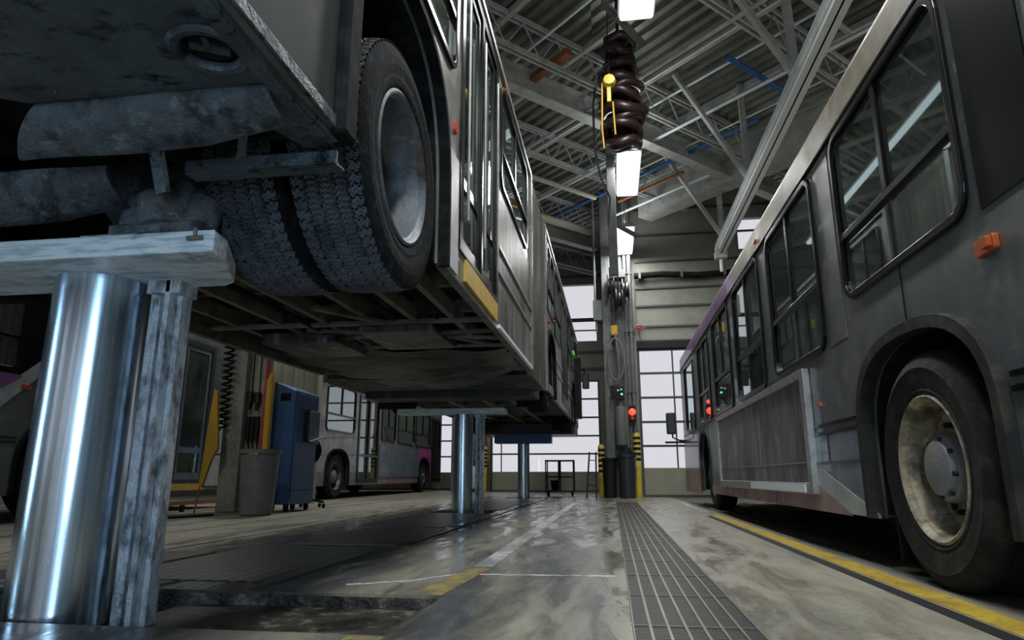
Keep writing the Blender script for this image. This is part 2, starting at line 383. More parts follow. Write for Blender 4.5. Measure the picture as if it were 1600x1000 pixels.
# ------------------------------------------------------------------ wheels
def tread_tyre(xf, sg, wd, yc, zc, R, n=1100, seed=0):
    """tyre with a real block tread; xf = outer side plane, sg = outward sign"""
    mb = MB(); rnd = random.Random(seed)
    prof = []                                         # (radius, depth, tread coordinate or None)
    prof += [(R*.60, -.022, None), (R*.66, .0, None), (R*.70, .006, None), (R*.73, .004, None), (R*.80, .012, None), (R*.86, .010, None), (R*.90, .003, None), (R*.94, -.006, None), (R*.97, -.016, None)]
    K = 46; half = wd/2-.012
    for i in range(K+1):
        s = -half+2*half*i/K
        prof.append((R*(1-.018*(abs(s)/half)**3), -wd/2+(-s), s))
    prof += [(R*.97, -wd+.016, None), (R*.9, -wd-.003, None), (R*.8, -wd-.010, None), (R*.68, -wd, None), (R*.60, -wd+.03, None)]
    vs = []; k = len(prof)
    circ = 2*PI*R
    def tri(x): x = x % 1; return 4*abs(x-.5)-1
    for i in range(n):
        a = 2*PI*i/n; t = a*R
        for r, d, s in prof:
            rr = r
            if s is not None:
                zz = .0055*tri(t/.062); dep = 0
                for g in (-.088, -.031, .031, .088):
                    if abs(s-g-zz) < .0048: dep = .013
                rib = 0 if abs(s) < .031 else (1 if abs(s) < .088 else 2)
                per = (.022, .024, .046)[rib]
                sk = (.9, -.9, .15)[rib]*s*(1 if s > 0 else -1)
                ph = ((t+sk+.011*tri(s/.03))/per) % 1
                if ph < (.3, .3, .14)[rib]: dep = max(dep, (.009, .010, .013)[rib])
                if rib == 2 and .58 < ph < .66: dep = max(dep, .004)
                rr -= dep+rnd.random()*.0012
            vs.append((xf+sg*d, yc+rr*math.cos(a), zc+rr*math.sin(a)))
    fs = []
    for i in range(n):
        j = (i+1) % n
        for q in range(k-1): fs.append((i*k+q, j*k+q, j*k+q+1, i*k+q+1))
    mb.add(vs, fs, False); mb.face_mat = ('tread_block', lambda c: R*.985-.004 < math.hypot(c[1]-yc, c[2]-zc))
    return mb

def plain_tyre(xf, sg, wd, yc, zc, R, n=56, ribs=True):
    mb = MB()
    p = [(R*.56, -.03), (R*.6, -.012), (R*.64, .0), (R*.66, .004), (R*.67, .0), (R*.76, .010), (R*.84, .013), (R*.855, .017), (R*.87, .011), (R*.93, .0), (R*.975, -.02), (R*.992, -.038), (R, -.055)]
    g = [-.055, -.30*wd, -.36*wd, -.48*wd, -.52*wd, -.64*wd, -.70*wd, -wd+.055]
    if ribs:
        for a, b in ((.27, .30), (.45, .48), (.60, .63), (.78, .81)):
            p += [(R, -wd*a), (R-.012, -wd*a-.004), (R-.012, -wd*b), (R, -wd*b-.004)]
    p += [(R, -wd+.055), (R*.975, -wd+.02), (R*.93, -wd), (R*.75, -wd-.008), (R*.56, -wd+.03)]
    return mb.lathe([(r, sg*h) for r, h in p], (xf, yc, zc), 'x', n)

def wheel(parent, kind, xf, sg, yc, zc, R, rimmat='rim_tan', detail=2, tyremat='tyre_dusty', treaded=False, seed=0, label=None, wd=.285, bare=False):
    """kind 'deep' (rear dual, dished in) or 'flat' (front wheel)"""
    c = (xf, yc, zc)
    Lx = lambda prof: [(r, sg*h) for r, h in prof]
    if kind == 'deep':
        prof = [(R*.615, -.02), (R*.625, -.004), (R*.605, .004), (R*.585, -.004), (R*.575, -.022), (R*.56, -.03), (R*.545, -.10), (R*.535, -.155), (R*.50, -.17), (R*.40, -.165), (R*.36, -.158), (R*.33, -.15), (R*.2, -.15)]
    else:
        prof = [(R*.615, -.02), (R*.62, -.004), (R*.60, .004), (R*.585, -.006), (R*.56, -.03), (R*.54, -.06), (R*.50, -.075), (R*.42, -.045), (R*.36, -.02), (R*.30, -.012), (R*.22, -.012)]
    if bare: prof = prof[:8]+[(R*.5, -.19), (R*.42, -.2), (R*.3, -.185), (R*.16, -.18), (.001, -.178)]
    w = MB().lathe(Lx(prof), c, 'x', 48).build('wheel', rimmat, parent, label=label)
    if treaded: tread_tyre(xf, sg, wd, yc, zc, R, seed=seed).build('tyre', tyremat, w)
    else: plain_tyre(xf, sg, wd, yc, zc, R).build('tyre', tyremat, w)
    if bare: return w
    hp = Lx([(R*.30, -.165), (R*.285, -.07), (R*.27, -.055), (R*.235, -.05), (R*.225, -.03), (R*.20, -.022), (.001, -.02)]) if kind == 'deep' else Lx([(R*.22, -.02), (R*.21, .03), (R*.17, .055), (.001, .06)])
    MB().lathe(hp, c, 'x', 32).build('hub_cap', 'hub_blue' if kind == 'deep' else rimmat, w)
    if detail > 0:
        nn = 10; rr, h0, h1 = (R*.385, -.165, -.115) if kind == 'deep' else (R*.30, -.02, .03)
        for i in range(nn):
            a = 2*PI*i/nn
            y, z = yc+rr*math.cos(a), zc+rr*math.sin(a)
            MB().cyl((xf+sg*h0, y, z), (xf+sg*h1, y, z), .017, 6, .013).build('wheel_nut', 'grime' if kind == 'deep' else rimmat, w)
    if detail > 1 and kind == 'deep':
        for i in range(8):
            a = 2*PI*i/8+.2; y, z = yc+R*.245*math.cos(a), zc+R*.245*math.sin(a)
            MB().cyl((xf-sg*.06, y, z), (xf-sg*.036, y, z), .012, 6).build('hub_bolt', 'grime', w)
        # flat black discs standing in for the dark of the hand holes
        for i in range(5):
            a = 2*PI*i/5+.5; y, z = yc+R*.455*math.cos(a), zc+R*.455*math.sin(a)
            MB().cyl((xf-sg*.170, y, z), (xf-sg*.160, y, z), .028, 14).build('hand_hole_disc', 'blackpaint', w)
    return w

# ------------------------------------------------------------------ buses
def arch_pts(yc, a, zc, b, zs, n=22, e=2.5):
    """points over a wheel arch, from low y to high y"""
    pts = [(yc-a, zs)]
    for i in range(n+1):
        t = PI-PI*i/n; c, s_ = math.cos(t), math.sin(t)
        pts.append((yc+a*math.copysign(abs(c)**(2/e), c), zc+b*abs(s_)**(2/e)))
    pts.append((yc+a, zs)); return pts

def side_outline(y0, y1, zs, zt, arches):
    pts = [(y0, zs)]
    for ar in sorted(arches): pts += arch_pts(ar[0], ar[1], ar[2], ar[3], zs)
    pts += [(y1, zs), (y1, zt), (y0, zt)]; return pts

def bus_window(root, F, ya, yb, za, zb, kind='slide', r=.09, mglass='busglass', fr=.045, mframe='trimblack'):
    f = MB().plate(rrect(ya-fr, za-fr, yb+fr, zb+fr, r+fr), [rrect(ya, za, yb, zb, r)], -.03, .022, F)
    o = f.build('window_frame', mframe, root, bevel=.006)
    g = MB().plate(rrect(ya-.01, za-.01, yb+.01, zb+.01, r), [], -.012, -.008, F); g.build('glass_pane', mglass, o)
    h = za+(zb-za)*.36; d = MB(); mid = (ya+yb)/2
    if kind in ('slide', 'bar'):
        d.plate(rect(ya, h-.022, yb, h+.022), [], -.02, .016, F)
        if kind == 'slide': d.plate(rect(mid-.028, h+.022, mid+.028, zb), [], -.02, .014, F)
        d.build('window_divider', mframe, o, bevel=.004)
    return o

def bus_shell(root, X0, sg, y0, y1, zs, zt, wins, arches, mbody, mroof, width=2.6, depth=.05, far_wins=None, mfar=None, crown=.22, roof_split=None, ends=(True, True), floor_z=None, cuts=(), mfloor='interior', front_win=None):
    F = lambda u, v, w: (X0+sg*w, u, v)
    holes = [rrect(a, c, b, d, .09) for a, b, c, d, *_ in wins]+[rect(*c) for c in cuts]
    MB().plate(side_outline(y0, y1, zs, zt, arches), holes, -depth, 0, F).build('side_panel', mbody, root)
    fw = far_wins if far_wins is not None else wins
    G = lambda u, v, w: (X0-sg*(width-w), u, v)
    MB().plate(side_outline(y0, y1, zs, zt, arches), [rrect(a, c, b, d, .09) for a, b, c, d, *_ in fw], 0, depth, G).build('side_panel', mfar or mbody, root)
    m = MB()
    for a, b, c, d, *_ in fw: m.plate(rrect(a-.01, c-.01, b+.01, d+.01, .09), [], .02, .026, G)
    if fw: m.build('glass_pane', 'busglass', root)
    # roof: curved shell
    def arc(k, off):
        pts = []
        for i in range(k+1):
            t = PI*i/k; pts.append((-width/2+math.cos(t)*(width/2-off) if True else 0, zt-.001+(crown-off)*abs(math.sin(t))**.55))
        return pts
    oo, ii = arc(28, 0), arc(28, .05)
    segs = [(y0, y1, mroof)] if not roof_split else roof_split
    R = lambda u, v, w: (X0+sg*u, w, v)
    for a, b, mm in segs:
        MB().plate(oo+ii[::-1], [], a, b, R).build('roof', mm, root)
    # ends
    for k, (on, yy, dr) in enumerate(((ends[0], y0, 1), (ends[1], y1, -1))):
        if not on: continue
        hole = []
        if front_win is not None and front_win[0] == k: hole = [rrect(-width+.18, front_win[1], -.18, front_win[2], .1)]
        E_ = MB().plate([(0, zs), (0, zt)]+oo[1:-1]+[(-width, zt), (-width, zs)], hole, yy, yy+dr*.05, R).build('end_panel', mbody, root)
        if hole:
            MB().plate(rrect(-width+.17, front_win[1]-.01, -.17, front_win[2]+.01, .1), [], yy+dr*.02, yy+dr*.026, R).build('windscreen', 'busglass', root)
    if floor_z:
        o1, o2 = [(-.06, y0+.06)], [(-width+.06, y0+.06)]
        for ar in sorted(arches):
            for o, a_, b_ in ((o1, -.06, -.74), (o2, -width+.06, -width+.74)):
                o += [(a_, ar[0]-ar[1]-.03), (b_, ar[0]-ar[1]-.03), (b_, ar[0]+ar[1]+.03), (a_, ar[0]+ar[1]+.03)]
        o1.append((-.06, y1-.06)); o2.append((-width+.06, y1-.06))
        MB().plate(o1+o2[::-1], [], floor_z, floor_z+.05, lambda u, v, w: (X0+sg*u, v, w)).build('floor_pan', mfloor, root)
    # wheel housings
    for ar in arches:
        yc, a, zc, b = ar[:4]
        for xa, side in ((0, 1), (-width, -1)):
            p = arch_pts(yc, a+.004, zc, b+.004, zs+.02); q = arch_pts(yc, a+.03, zc, b+.03, zs+.02)
            x1 = X0+sg*(xa-side*.05); x2 = X0+sg*(xa-side*.72)
            mb = MB().plate(p+q[::-1], [], min(x1, x2), max(x1, x2), lambda u, v, w: (w, u, v))
            mb.plate([(u, v) for u, v in q], [], x2-.01, x2+.01, lambda u, v, w: (w, u, v))
            mb.build('wheel_housing', 'black', root)
    return F

def arch_lip(root, F, ar, zs, w=.05, t=.045, m='black', shape=None):
    p = arch_pts(ar[0], ar[1]-.01, ar[2], ar[3]-.01, zs); q = arch_pts(ar[0], ar[1]+w, ar[2], ar[3]+w, zs)
    return MB().plate(p+q[::-1], [], -.03, t, F).build('fender_lip', m, root, bevel=.018)

def seats(root, X0, sg, ys, z):
    for yy in ys:
        for lx in (-.5, -.95, -1.7, -2.15):
            x = X0+sg*lx
            MB().box((x-.2, yy-.2, z+.40), (x+.2, yy+.22, z+.47)).box((x-.2, yy-.26, z+.42), (x+.2, yy-.19, z+1.0)).box((x-.05, yy-.1, z), (x+.05, yy+.1, z+.4)).build('seat', 'seat', root, bevel=.02)

def marker(root, F, y, z, w=.11, h=.055, m='orange', t=.03):
    MB().plate(rrect(y-w/2, z-h/2, y+w/2, z+h/2, h*.3, 3), [], 0, t, F).build('marker_lamp', m, root, bevel=.006)

# ---- the bus parked on the right
def right_bus():
    X0, sg = 1.5, -1; zs, zt = .27, 2.90
    root = thing('transit_bus', 'silver bus parked on the floor at right, purple along its front roof edge', 'bus', (2.8, 3.4, 0))
    arches = [(3.50, .71, .70, .50), (11.3, .58, .70, .50)]
    wins = [(2.84, 4.25, 1.60, 2.62, 'slide'), (4.80, 6.17, 1.40, 2.62, 'slide'), (6.62, 7.98, 1.38, 2.62, 'slide'), (8.42, 9.72, 1.37, 2.62, 'slide'), (10.25, 11.45, 1.37, 2.58, 'slide'), (12.25, 13.6, 1.36, 2.58, 'plain'), (.8, 2.2, 1.6, 2.62, 'slide'), (-1.3, .4, 1.6, 2.62, 'slide')]
    F = bus_shell(root, X0, sg, -2.6, 14.35, zs, zt, wins, arches, 'body_r', 'roof_r', crown=.14, roof_split=None, floor_z=.62, front_win=(1, 1.1, 2.55))
    for w in wins: bus_window(root, F, *w[:4], kind=w[4])
    # band above the windows, cream then purple, with a drip rail
    MB().plate(rect(-2.6, 2.70, 7.8, 2.905), [], -.01, .004, F).build('cantrail', 'roof_r', root)
    MB().plate(rect(7.8, 2.70, 14.35, 2.905), [], -.01, .004, F).build('cantrail', 'purple', root, label='purple cantrail')
    MB().plate(rect(-2.6, 2.675, 14.3, 2.70), [], 0, .025, F).build('drip_rail', 'trimblack', root, bevel=.006)
    MB().plate(rect(2.32, 1.54, 2.73, 2.66), [], 0, .006, F).build('black_pillar', 'trimblack', root)
    for a, b in ((4.37, 4.68), (6.29, 6.50), (8.1, 8.3), (9.84, 10.12)):
        MB().plate(rect(a, 1.36, b, 2.66), [], 0, .004, F).build('pillar_panel', 'body_r', root)
    # seam lines and rails
    MB().plate(rect(3.52, 1.25, 3.53, 1.56), [], 0, .003, F).build('panel_seam', 'trimblack', root)
    for z in (.79, .845):
        MB().plate(rect(4.26, z, 5.24, z+.022), [], 0, .012, F).build('rub_rail', 'trimblack', root)
        MB().plate(rect(-2.6, z+.02, 2.72, z+.042), [], 0, .012, F).build('rub_rail', 'trimblack', root)
    MB().plate(rect(4.23, zs, 5.26, .785), [], 0, .008, F).build('skirt_panel', 'bluegrey', root)
    MB().plate(rect(9.62, zs+.1, 10.66, 1.30), [], 0, .006, F).build('skirt_panel', 'bluegrey', root)
    MB().plate(rect(-2.6, zs, 2.7, .70), [], 0, .006, F).build('skirt_panel', 'bluegrey', root)
    MB().plate(rect(4.23, .585, 5.26, .605), [], 0, .014, F).build('skirt_seam', 'trimblack', root)
    MB().plate(rect(4.95, .585, 4.965, .79), [], 0, .013, F).build('skirt_seam', 'trimblack', root)
    MB().plate([(5.26, .58), (4.16, .29), (4.16, zs), (4.62, zs), (5.26, .44)], [], .008, .011, F).build('stripe', 'swoosh', root)
    MB().plate([(5.26, .44), (4.62, zs-.01), (10.7, zs-.01), (10.7, .375), (5.26, .375)], [], .006, .012, F).build('stripe', 'plum', root, label='faded plum stripe')
    for y in (6.6, 8.1, 9.3):
        MB().plate(rect(y, zs, y+.012, .375), [], .011, .014, F).build('skirt_seam', 'trimblack', root)
    MB().plate(rect(11.92, zs-.05, 14.35, .62), [], 0, .012, F).build('stripe', 'plum', root, label='faded plum stripe')
    MB().plate(rect(11.9, .62, 14.35, 1.28), [], 0, .006, F).build('skirt_panel', 'bluegrey', root)
    MB().plate(rect(9.75, 1.305, 14.3, 1.33), [], 0, .016, F).build('rub_rail', 'trimblack', root)
    # advertising frame holding a dirty metal sheet
    fr = MB().plate(rect(5.26, .375, 9.62, 1.30), [rect(5.36, .455, 9.54, 1.235)], 0, .055, F).build('advert_frame', 'alu', root, bevel=.006)
    MB().plate(rect(5.35, .45, 9.55, 1.24), [], .01, .03, F).build('advert_sheet', 'steel_dirty', fr)
    MB().plate(rect(5.36, .60, 9.54, .612), [], .03, .036, F).build('sheet_seam', 'trimblack', fr)
    MB().plate(rect(5.45, .385, 7.5, .445), [], .055, .062, F).build('ledge', 'rail', fr)
    for a in arches: arch_lip(root, F, a, zs, t=.05 if a[0] < 5 else .02, m='lip')
    wheel(root, 'deep', 1.475, sg, 3.44, .54, .552, 'rim_tan', 2)
    plain_tyre(1.475+.33, sg, .285, 3.44, .54, .552).build('tyre', 'tyre', root)
    wheel(root, 'flat', 1.60, sg, 11.25, .53, .53, 'rim_grey', 1)
    for xx, k in ((4.07, 'deep'), ): wheel(root, k, xx, 1, 3.45, .53, .53, 'rim_grey', 0)
    wheel(root, 'flat', 4.0, 1, 11.25, .53, .53, 'rim_grey', 0)
    MB().box((1.52, 4.0, .06), (2.1, 4.03, .42)).build('mud_flap', 'black', root)
    # orange turn lamp, two-lobed
    ml = MB().plate(rrect(2.655, 1.355, 2.80, 1.42, .015, 3), [], 0, .022, F).build('marker_lamp', 'orange', root, bevel=.008)
    MB().plate(rrect(2.665, 1.365, 2.715, 1.41, .008, 3), [], .022, .045, F).build('lens', 'orange', ml, bevel=.004)
    marker(root, F, 5.05, 1.0, .05, .035, 'orange', .02)
    marker(root, F, 10.5, 1.62, .05, .05, 'redlamp', .03)
    marker(root, F, 6.6, 2.80, .08, .03, 'redlens', .02)
    # front mirror on its arm
    MB().tube([(1.5, 14.2, 1.22), (1.4, 14.4, 1.24), (1.28, 14.45, 1.3), (1.26, 14.45, 1.6)], .018, 8).build('mirror_arm', 'blackpaint', root)
    MB().box((1.16, 14.42, 1.37), (1.36, 14.52, 1.82)).build('mirror', 'dark_plastic', root, bevel=.03)
    MB().box((1.1, 14.2, 1.17), (1.5, 14.24, 1.21)).build('mirror_bracket', 'blackpaint', root)
    seats(root, X0, sg, (1.2, 2.0, 4.6, 5.4, 6.2, 7.0, 7.8, 8.6, 9.4, 10.2), .67)
    MB().tube([(2.15, -2, 2.45), (2.15, 13, 2.45)], .018, 8).tube([(2.15, 5.9, .67), (2.15, 5.9, 2.5)], .018, 8).tube([(2.15, 4.1, .67), (2.15, 4.1, 2.5)], .018, 8).build('grab_rail', 'alu', root)
    for q in (((1.6, -1, .3), (4.0, 2.7, .6)), ((2.2, 2.72, .45), (3.4, 4.3, .6)), ((1.7, 4.6, .33), (3.9, 10.5, .6))): MB().box(*q).build('chassis', 'chassis_dk', root)
right_bus()

# ---- the articulated bus on the lift
def lifted_bus():
    X0, sg = -.9, 1; z0 = 1.38
    root = thing('articulated_bus', 'long grey articulated bus raised high on three lift posts, seen from below', 'bus', (-2.2, 2.6, 1.35))
    root.rotation_euler = (.010, 0, 0)
    zs, zt = 1.66, 4.10
    RA = (2.74, .715, 2.04, .76)
    wins = [(2.25, 3.60, 2.98, 4.0, 'slide'), (5.42, 7.2, 3.02, 3.96, 'slide'), (-.2, 1.6, 2.98, 4.0, 'slide')]
    door = (3.92, 1.86, 5.16, 4.0)
    F = bus_shell(root, X0, sg, -.7, 7.62, zs, zt, wins, [RA], 'body_l', 'body_l', floor_z=2.0, cuts=[door], mfloor='chassis_dk')
    for w in wins: bus_window(root, F, *w[:4], kind=w[4])
    # darker quarter panel behind the wheel
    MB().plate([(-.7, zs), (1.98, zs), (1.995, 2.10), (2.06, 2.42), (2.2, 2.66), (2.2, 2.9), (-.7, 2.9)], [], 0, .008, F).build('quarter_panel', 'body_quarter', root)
    MB().plate(rect(-.7, zs-.01, 1.97, zs+.035), [], .006, .02, F).build('skirt_rail', 'tray', root, bevel=.004)
    MB().plate([(1.72, 2.02), (1.75, 2.02), (1.70, 2.9), (1.67, 2.9)], [], .008, .02, F).build('panel_seam', 'trimblack', root)
    arch_lip(root, F, RA, zs-.02, w=.03, t=.035, m='black')
    # broad rubber fender strip on the rear side of the arch
    fl = arch_pts(*RA, zs-.03)[:9]; fo = arch_pts(RA[0], RA[1]+.11, RA[2], RA[3]+.11, zs-.03)[:9]
    MB().plate(fl+fo[::-1], [], 0, .05, F).build('fender_strip', 'black', root, bevel=.015)
    # two-leaf door with yellow sill
    dr = MB().plate(rect(3.80, 1.86, 5.24, 4.06), [rect(3.90, 1.90, 4.50, 3.98), rect(4.56, 1.90, 5.14, 3.98)], -.03, .015, F).build('door_frame', 'trimblack', root, bevel=.005)
    for a, b in ((3.90, 4.50), (4.56, 5.14)):
        d = MB().plate(rect(a+.01, 1.91, b-.01, 3.97), [rect(a+.07, 1.98, b-.07, 2.33), rect(a+.07, 2.41, b-.07, 3.9)], -.03, -.002, F).build('door_leaf', 'trimblack', root, bevel=.004)
        MB().plate(rect(a+.06, 1.97, b-.06, 3.91), [], -.02, -.015, F).build('glass_pane', 'doorglass', d)
    for y in (3.96, 4.53, 5.10):
        MB().tube([F(y, 2.1, .03), F(y, 3.8, .03)], .012, 8).build('door_handle', 'alu', dr)
    MB().plate(rect(3.98, 1.70, 5.18, 1.845), [], 0, .02, F).build('sill_panel', 'yellow_panel', root, label='yellow sill panel')
    MB().plate(rect(3.50, 1.68, 3.78, 2.42), [], 0, .01, F).build('lower_panel', 'swoosh', root)
    # lower panel of unpainted stainless with two rub rails
    MB().plate(rect(5.26, 1.67, 7.60, 2.92), [], 0, .006, F).build('lower_panel', 'steel_dirty', root, label='streaked bare metal panel')
    for z in (2.14, 2.36):
        MB().plate(rect(5.26, z, 7.6, z+.028), [], 0, .022, F).build('rub_rail', 'alu', root)
    MB().plate(rect(5.24, 1.66, 7.62, 1.69), [], 0, .03, F).build('skirt_rail', 'rail', root)
    MB().plate(rect(7.56, 1.66, 7.66, 4.1), [], 0, .03, F).build('end_trim', 'body_l', root)
    MB().plate(rect(-.7, 4.08, 7.64, 4.13), [], 0, .03, F).build('drip_rail', 'alu', root)
    marker(root, F, 3.66, 2.60, .05, .09, 'redlens', .02)
    marker(root, F, 5.6, 4.03, .10, .04, 'orange', .03)
    # bellows between the two sections
    for i in range(9):
        y = 7.72+i*.165
        def ring(y, o):
            a = [(X0+o, 1.60-o*.4), (X0+o, 4.06), (X0-.12, 4.22), (X0-1.3, 4.28), (X0-2.48, 4.22), (X0-2.6-o, 4.06), (X0-2.6-o, 1.60-o*.4)]
            return a
        mb = MB(); A = ring(y, -.06); B = ring(y+.07, .03); Cc = ring(y+.14, -.06)
        vs = [(p[0], y, p[1]) for p in A]+[(p[0], y+.07, p[1]) for p in B]+[(p[0], y+.14, p[1]) for p in Cc]
        n = 7; fs = []
        for r_ in (0, 1):
            for k in range(n):
                fs.append((r_*n+k, r_*n+(k+1) % n, (r_+1)*n+(k+1) % n, (r_+1)*n+k))
        mb.add(vs, fs).build('bellows_fold', 'bellows', root)
    # front section
    FW = [(9.75, 10.9, 2.95, 3.95, 'slide'), (11.1, 12.4, 2.80, 3.95, 'slide'), (14.6, 15.7, 2.85, 3.95, 'slide'), (15.9, 16.9, 3.0, 3.95, 'plain')]
    A2 = [(10.3, .72, 2.02, .6), (16.4, .68, 2.02, .6)]
    F2 = bus_shell(root, X0, sg, 9.35, 18.9, zs, zt, FW, A2, 'steel_dirty', 'body_l', floor_z=2.0, cuts=[(12.7, 1.8, 14.3, 4.0), (17.3, 1.8, 18.5, 4.0)], mfloor='chassis_dk', front_win=(1, 2.5, 3.9))
    for w in FW: bus_window(root, F2, *w[:4], kind=w[4])
    for a, b in ((12.7, 14.3), (17.3, 18.5)):
        m_ = (a+b)/2
        d = MB().plate(rect(a, 1.8, b, 4.0), [rect(a+.08, 1.95, m_-.05, 3.9), rect(m_+.05, 1.95, b-.08, 3.9)], -.03, .015, F2).build('door_leaf', 'trimblack', root, bevel=.005)
        MB().plate(rect(a+.07, 1.94, b-.07, 3.91), [], -.02, -.015, F2).build('glass_pane', 'doorglass', d)
    for a in A2: arch_lip(root, F2, a, zs, w=.05, t=.03)
    for z in (2.14, 2.36): [MB().plate(rect(a, z, b, z+.028), [], 0, .022, F2).build('rub_rail', 'alu', root) for a, b in ((11.1, 12.6), (14.4, 15.6))]
    MB().plate(rect(9.35, 4.08, 18.9, 4.13), [], 0, .03, F2).build('drip_rail', 'alu', root)
    MB().plate(rect(9.33, 1.62, 9.45, 4.1), [], 0, .035, F2).build('end_trim', 'body_l', root)
    marker(root, F2, 9.9, 2.75, .10, .07, 'redlens', .03)
    marker(root, F2, 17.1, 3.45, .5, .14, 'hivis', .03)
    MB().tube([(-.9, 18.6, 3.3), (-.7, 18.8, 3.3), (-.64, 18.8, 2.95)], .02, 8).build('mirror_arm', 'blackpaint', root)
    MB().box((-.76, 18.75, 2.75), (-.56, 18.85, 3.2)).build('mirror', 'dark_plastic', root, bevel=.03)
    MB().box((-.9, 18.5, 1.9), (-.78, 18.8, 3.6)).build('door_edge', 'trimblack', root)
    # wheels: rear duals near the camera
    wheel(root, 'deep', -.925, sg, 2.80, 1.920, .583, 'rim_grey', 1, 'tyre', treaded=True, seed=3, wd=.32, bare=True)
    tread_tyre(-.925-.365, sg, .32, 2.80, 1.920, .583, seed=5).build('tyre', 'tyre', root)
    for xx in (-3.45, -3.115):
        plain_tyre(xx, -1, .285, 2.80, 1.915, .56).build('tyre', 'tyre', root)
    for yc in (10.3, 16.3):
        for xx, s2 in ((-.97, 1), (-3.43, -1)):
            wheel(root, 'deep' if yc < 12 else 'flat', xx, s2, yc, 1.93, .53, 'rim_grey', 0, 'tyre')
    for yc in (9.62, 15.6):
        [MB().box((a, yc, 1.42), (a+.4, yc+.03, 1.95)).build('mud_flap', 'black', root) for a in (-1.35, -3.45)]
    # ---------------- underside
    # engine tray behind the axle, with a round access hole
    hole = [(-1.045+.075*math.cos(2*PI*i/28), 1.455+.075*math.sin(2*PI*i/28)) for i in range(28)]
    MB().plate([(-.93, -.6), (-.93, 1.60), (-1.76, 1.62), (-2.30, 1.30), (-2.30, -.6)], [hole], 1.64, 1.655, lambda u, v, w: (u, v, w)).build('engine_tray', 'tray', root, bevel=.004)
    MB().lathe([(.075, .0), (.08, -.010), (.098, -.012), (.108, -.004), (.112, .004)], (-1.045, 1.455, 1.64), 'z', 36).build('access_ring', 'tray', root)
    ac = MB().lathe([(.001, .035), (.03, .03), (.065, .015), (.078, .03)], (-1.045, 1.455, 1.64), 'z', 24).build('access_cap', 'black', root)
    MB().bar((-1.09, 1.43, 1.655), (-1.0, 1.48, 1.655), .022, .03).bar((-1.045, 1.455, 1.65), (-1.03, 1.40, 1.65), .015, .02).build('drain_plug', 'tray', root)
    MB().box((-.97, -.6, 1.625), (-.925, 1.95, 1.70)).build('skirt_beam', 'tray', root, bevel=.004)
    for i, (x, y) in enumerate(((-.95, 1.5), (-.95, 1.2), (-.95, .9), (-1.28, 1.55), (-1.62, 1.57))):
        MB().cyl((x, y, 1.630), (x, y, 1.64), .007, 6).build('bolt', 'tray', root)
    [MB().box((a, -.5, b), (a+.09, 2.05, 1.78)).build('frame_rail', 'tray', root, bevel=.005) for a, b in ((-2.42, 1.70), (-2.62, 1.66), (-2.85, 1.72))]
    MB().box((-3.45, -.5, 1.80), (-2.3, 2.2, 1.83)).build('floor_plate', 'black', root)
    # hanging flaps ahead of the wheels: curved rubber sheets
    def flap(x0, x1, y, ztop, zbot, curl, skew=0):
        mb = MB(); nx, nz = 26, 10; vs = []
        for t in (0, .014):
            for i in range(nx+1):
                for j in range(nz+1):
                    u, v = i/nx, j/nz
                    x = x0+(x1-x0)*u+skew*v*(1-u)
                    lift = .055*max(0, u-.72)/.28*v**1.5
                    vs.append((x, y+curl*v*v+.004*math.sin(9*u+4*v)+t, ztop+(zbot-ztop)*v+lift+.002*math.sin(11*u)))
        k = (nx+1)*(nz+1); fs = []
        for i in range(nx):
            for j in range(nz):
                a = i*(nz+1)+j; fs += [(a, a+1, a+nz+2, a+nz+1), (a+k, a+k+nz+1, a+k+nz+2, a+k+1)]
        for i in range(nx):
            for j in (0, nz): a = i*(nz+1)+j; fs.append((a, a+nz+1, a+nz+1+k, a+k))
        for j in range(nz):
            for i in (0, nx): a = i*(nz+1)+j; fs.append((a, a+1, a+1+k, a+k))
        return mb.add(vs, fs, True)
    flap(-1.745, -.975, 1.635, 1.655, 1.535, .13, -.17).build('splash_flap', 'flap', root)
    MB().box((-1.76, 1.60, 1.645), (-.96, 1.63, 1.675)).build('flap_mount', 'tray', root, bevel=.004)
    flap(-2.75, -1.87, 2.08, 1.665, 1.50, .13, -.1).build('splash_flap', 'flap', root)
    # bracket and bar at the end of the quarter panel
    MB().plate([(-.99, 1.64), (-.93, 1.64), (-.905, 2.0), (-.99, 2.03), (-1.04, 2.02), (-1.10, 1.86)], [], 1.64, 1.66, lambda u, v, w: (u, v, w)).build('skirt_bracket', 'tray', root, bevel=.004)
    MB().box((-1.50, 2.02, 1.575), (-.92, 2.04, 1.625)).box((-1.50, 2.02, 1.575), (-.92, 2.10, 1.585)).build('flap_bar', 'tray', root, bevel=.004)
    MB().bar((-1.3, 2.05, 1.6), (-1.2, 1.9, 1.85), .03).build('bar_hanger', 'tray', root)
    MB().bar((-1.60, 2.06, 1.52), (-1.63, 1.98, 1.80), .06, .02).build('bar_hanger', 'tray', root)
    # axle and suspension
    ax = MB().tube([(-1.25, 2.80, 1.915), (-1.9, 2.80, 1.915), (-2.05, 2.80, 1.87), (-2.35, 2.80, 1.87), (-2.5, 2.80, 1.915), (-3.1, 2.80, 1.915)], [.09, .09, .19, .19, .09, .09], 16)
    ax.build('axle', 'flap', root)
    hg = MB().tube([(-1.74, 2.28, 1.46), (-1.75, 2.30, 1.56), (-1.72, 2.34, 1.66), (-1.76, 2.4, 1.80)], [.10, .13, .07, .09], 12)
    hg.tube([(-1.90, 2.3, 1.47), (-1.88, 2.33, 1.58), (-1.82, 2.42, 1.70)], [.06, .09, .05], 12).tube([(-1.60, 2.28, 1.46), (-1.61, 2.32, 1.56), (-1.66, 2.4, 1.66)], [.07, .075, .05], 10)
    hg.box((-1.95, 2.22, 1.43), (-1.56, 2.46, 1.48))
    hg.build('suspension_bracket', 'crust', root, bevel=.01)
